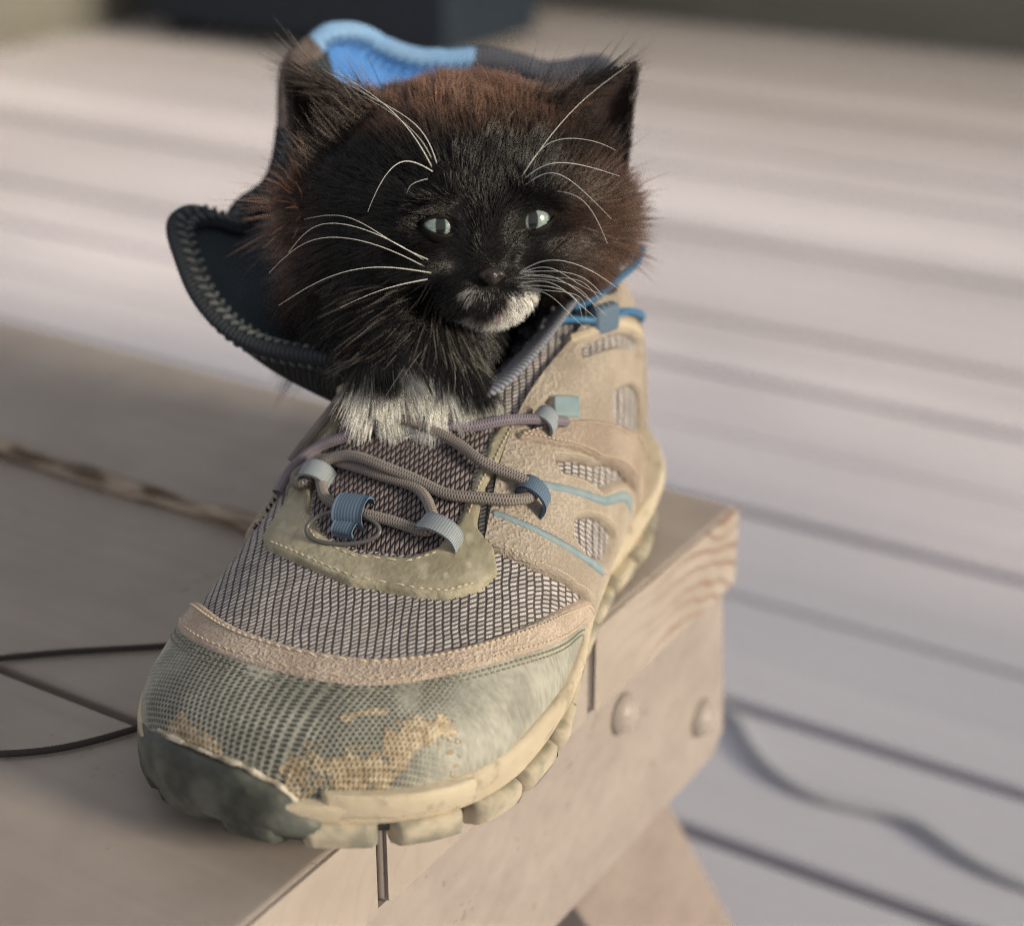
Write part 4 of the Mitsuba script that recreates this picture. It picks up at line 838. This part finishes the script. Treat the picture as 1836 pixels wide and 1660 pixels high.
# long loose hairs of the ruff, the cheeks and the chest
def longhair(n, weight, lm, white=0.):
    return coat(n, weight, lm, .9)
ruff = lambda c, n: ((c[:, 0] < -.048) & (c[:, 1] < .02) | (c[:, 0] > .045) & (c[:, 1] < .03) & (c[:, 1] > -.01) | ((c[:, 1] < -.036) & (unface(c)[:, 2] < .035))) * (n[:, 2] > -.3) * (c[:, 1] > -.050)
fur('kitten__ruff', [coat(8000, ruff, 1.5, 1.15)])
tuft_w = lambda c, n: ((np.abs(c[:, 0] + .019) < .025) & (c[:, 1] < -.050) & (c[:, 1] > -.078) & (c[:, 2] > .018)) * 1.
fur('kitten__white_chest_tuft', [coat(14000, tuft_w, .95, 1.9)])
def guard(n):
    w = lambda c, m: ((c[:, 1] < -.016) & (c[:, 1] > -.050) & (c[:, 0] < .004) & (c[:, 0] > -.060) & (unface(c)[:, 2] < .046) & (m[:, 2] > 0)) * 1. + ((c[:, 0] > .035) & (c[:, 1] < .03) & (m[:, 2] > -.2)) * .5 + ((c[:, 1] > .026) & (np.abs(c[:, 0]) < .045)) * .25
    P, N = roots(n, w); r = hr.random(n); x, y, z = P.T
    F = nrm(P - np.array([.004, -.010, .060])) + np.stack([0 * x, np.where(y > .02, .6, -.30), 0 * x], 1) + clump(P, 80, 31) * .35 + hr.normal(size=(n, 3)) * .12
    F = nrm(F - N * (F * N).sum(1, keepdims=True)); D = nrm(F * .90 + N * .42); L = (.008 + .010 * r) * np.where(y > .02, .6, 1)
    g = np.where(hr.random(n)[:, None] < .45, np.array([[.34, .31, .28]]), np.array([[.10, .075, .065]])) * (.4 + .8 * hr.random(n)[:, None])
    return strands(P, D, N, L, .00030 + .00018 * hr.random(n), F * .3 + np.array([0, -.12, 0]), g * .35, g, 4)
fur('kitten__guard_hair', [guard(1300)])
# ear furnishings: long pale hairs from the inner edge across the ear
def ear_hair(e, n, sx):
    tip, inn, out, cup = (np.array(a) for a in e); t = hr.random(n); P = inn + (tip - inn) * (t * .72)[:, None] + hr.normal(size=(n, 3)) * .0012 + [0, 0, .001]
    low_ = hr.random(n) < .45; P[low_] = (inn + (out - inn) * (hr.random(low_.sum()) * .75)[:, None]) + hr.normal(size=(low_.sum(), 3)) * .0015 + [0, .001, .002]
    N = np.tile([0, 0, 1.], (n, 1)); D = nrm(np.array([sx * 1.0, -.10, .22]) + np.stack([hr.normal(size=n) * .25, hr.normal(size=n) * .30 + .5 * (t - .4), hr.normal(size=n) * .12], 1))
    D[low_] = nrm(np.array([sx * .75, .65, .25]) + hr.normal(size=(low_.sum(), 3)) * .28)
    L = (.010 + .013 * hr.random(n)); r = hr.random(n)[:, None]
    c = np.array([.06, .043, .038]) + np.array([.34, .27, .23]) * (r ** 4)
    c = c * (.75 if sx < 0 else .30)
    return strands(P, D, N, L, .00030 + .00022 * hr.random(n), np.tile([sx * .1, .25, 0], (n, 1)), c * .6, c)
fur('kitten__ear_hair', [ear_hair(EARS[0], 700, -1)])
fur('kitten__ear_hair', [ear_hair(EARS[1], 380, 1)])
def ear_rim(e, n):
    tip, inn, out, cup = (np.array(a) for a in e); t = hr.random(n); t = t * .93; P = out + (tip - out) * (t**.8)[:, None] + hr.normal(size=(n, 3)) * .0008
    N = nrm(np.cross(out - inn, tip - inn))[None].repeat(n, 0); sx = np.sign(tip[0]); D = nrm(np.array([sx * .35, .8, .1]) + hr.normal(size=(n, 3)) * .22)
    c = (np.array([.17, .125, .115]) if sx < 0 else np.array([.05, .035, .03])) * (.4 + 1.2 * hr.random(n)[:, None])
    return strands(P, D, N, (.0035 + .002 * hr.random(n)) * (1 - .5 * t), .0003 + 0 * t, np.tile([0, .1, 0], (n, 1)), c * .5, c)
fur('kitten__ear_fringe', [ear_rim(EARS[0], 900), ear_rim(EARS[1], 700)])
# whiskers: (root, middle, tip) in head coordinates
scene['m_whisker'] = princ((.74, .72, .68), .4, .4)
WHISK = [
 ((-.0098, .0165, .046), (-.0180, .0335, .050), (-.0360, .0470, .044), (-.0545, .0570, .034)), ((-.0108, .0165, .046), (-.0170, .0300, .049), (-.0290, .0420, .047), (-.0400, .0500, .042)), ((-.0104, .0150, .046), (-.0200, .0320, .052), (-.0340, .0440, .050), (-.0480, .0555, .044)),
 ((-.0104, .0170, .046), (-.0220, .0205, .056), (-.0320, .0150, .058), (-.0395, .0040, .054)), ((-.0130, .0170, .045), (-.0200, .0140, .054), (-.0240, .0088, .055)),
 ((.0195, .0165, .046), (.0300, .0320, .050), (.0440, .0450, .044), (.0600, .0590, .034)), ((.0200, .0165, .046), (.0310, .0300, .054), (.0440, .0315, .056), (.0570, .0260, .050)), ((.0205, .0150, .046), (.0320, .0210, .056), (.0440, .0200, .058), (.0560, .0170, .052)), ((.0210, .0140, .046), (.0330, .0185, .056), (.0450, .0110, .058), (.0530, .0000, .054)), ((.0300, .0120, .045), (.0420, .0080, .054), (.0490, -.0080, .055)),
 ((-.0150, -.0130, .051), (-.0290, -.0050, .058), (-.0450, .0005, .058), (-.0620, .0008, .052)), ((-.0160, -.0130, .051), (-.0330, -.0035, .060), (-.0520, -.0020, .060), (-.0680, -.0080, .054)), ((-.0150, -.0160, .052), (-.0350, -.0070, .062), (-.0550, -.0080, .062), (-.0750, -.0170, .056)), ((-.0150, -.0190, .052), (-.0350, -.0160, .064), (-.0540, -.0210, .064), (-.0700, -.0310, .058)), ((-.0150, -.0210, .052), (-.0320, -.0240, .064), (-.0480, -.0310, .062)),
 ((.0190, -.0180, .053), (.0310, -.0170, .064), (.0420, -.0205, .068), (.0510, -.0290, .066)), ((.0195, -.0195, .053), (.0310, -.0190, .065), (.0420, -.0230, .068), (.0500, -.0320, .066)), ((.0195, -.0210, .053), (.0300, -.0210, .065), (.0410, -.0260, .068), (.0475, -.0340, .066)), ((.0195, -.0225, .053), (.0300, -.0235, .065), (.0400, -.0290, .067), (.0450, -.0365, .065)), ((.0195, -.0240, .053), (.0290, -.0260, .064), (.0370, -.0310, .066), (.0415, -.0385, .064)), ((.0190, -.0180, .053), (.0310, -.0150, .064), (.0430, -.0180, .068), (.0540, -.0260, .066)), ((.0185, -.0190, .054), (.0305, -.0175, .066), (.0425, -.0215, .070), (.0520, -.0305, .068)), ((.0190, -.0205, .054), (.0300, -.0200, .066), (.0415, -.0245, .070), (.0490, -.0330, .068)), ((.0190, -.0220, .054), (.0295, -.0225, .066), (.0400, -.0280, .069), (.0465, -.0355, .067)), ((.0185, -.0235, .054), (.0285, -.0250, .065), (.0380, -.0305, .067), (.0430, -.0375, .065)),
]
for wk in WHISK:
    wk = np.array(wk); wr = hr.uniform(.65, 1.1); wk[1:] += hr.normal(size=(len(wk) - 1, 3)) * [.0012, .0012, .0008]; wk[0] += hr.normal(size=3) * .0006
    P = spline(wk, 28); ent('kitten__whisker', mikit.ply(Km(tube(P, np.linspace(.00023, .00005, len(P)) * wr, 6)), 'm_whisker', smooth=True))
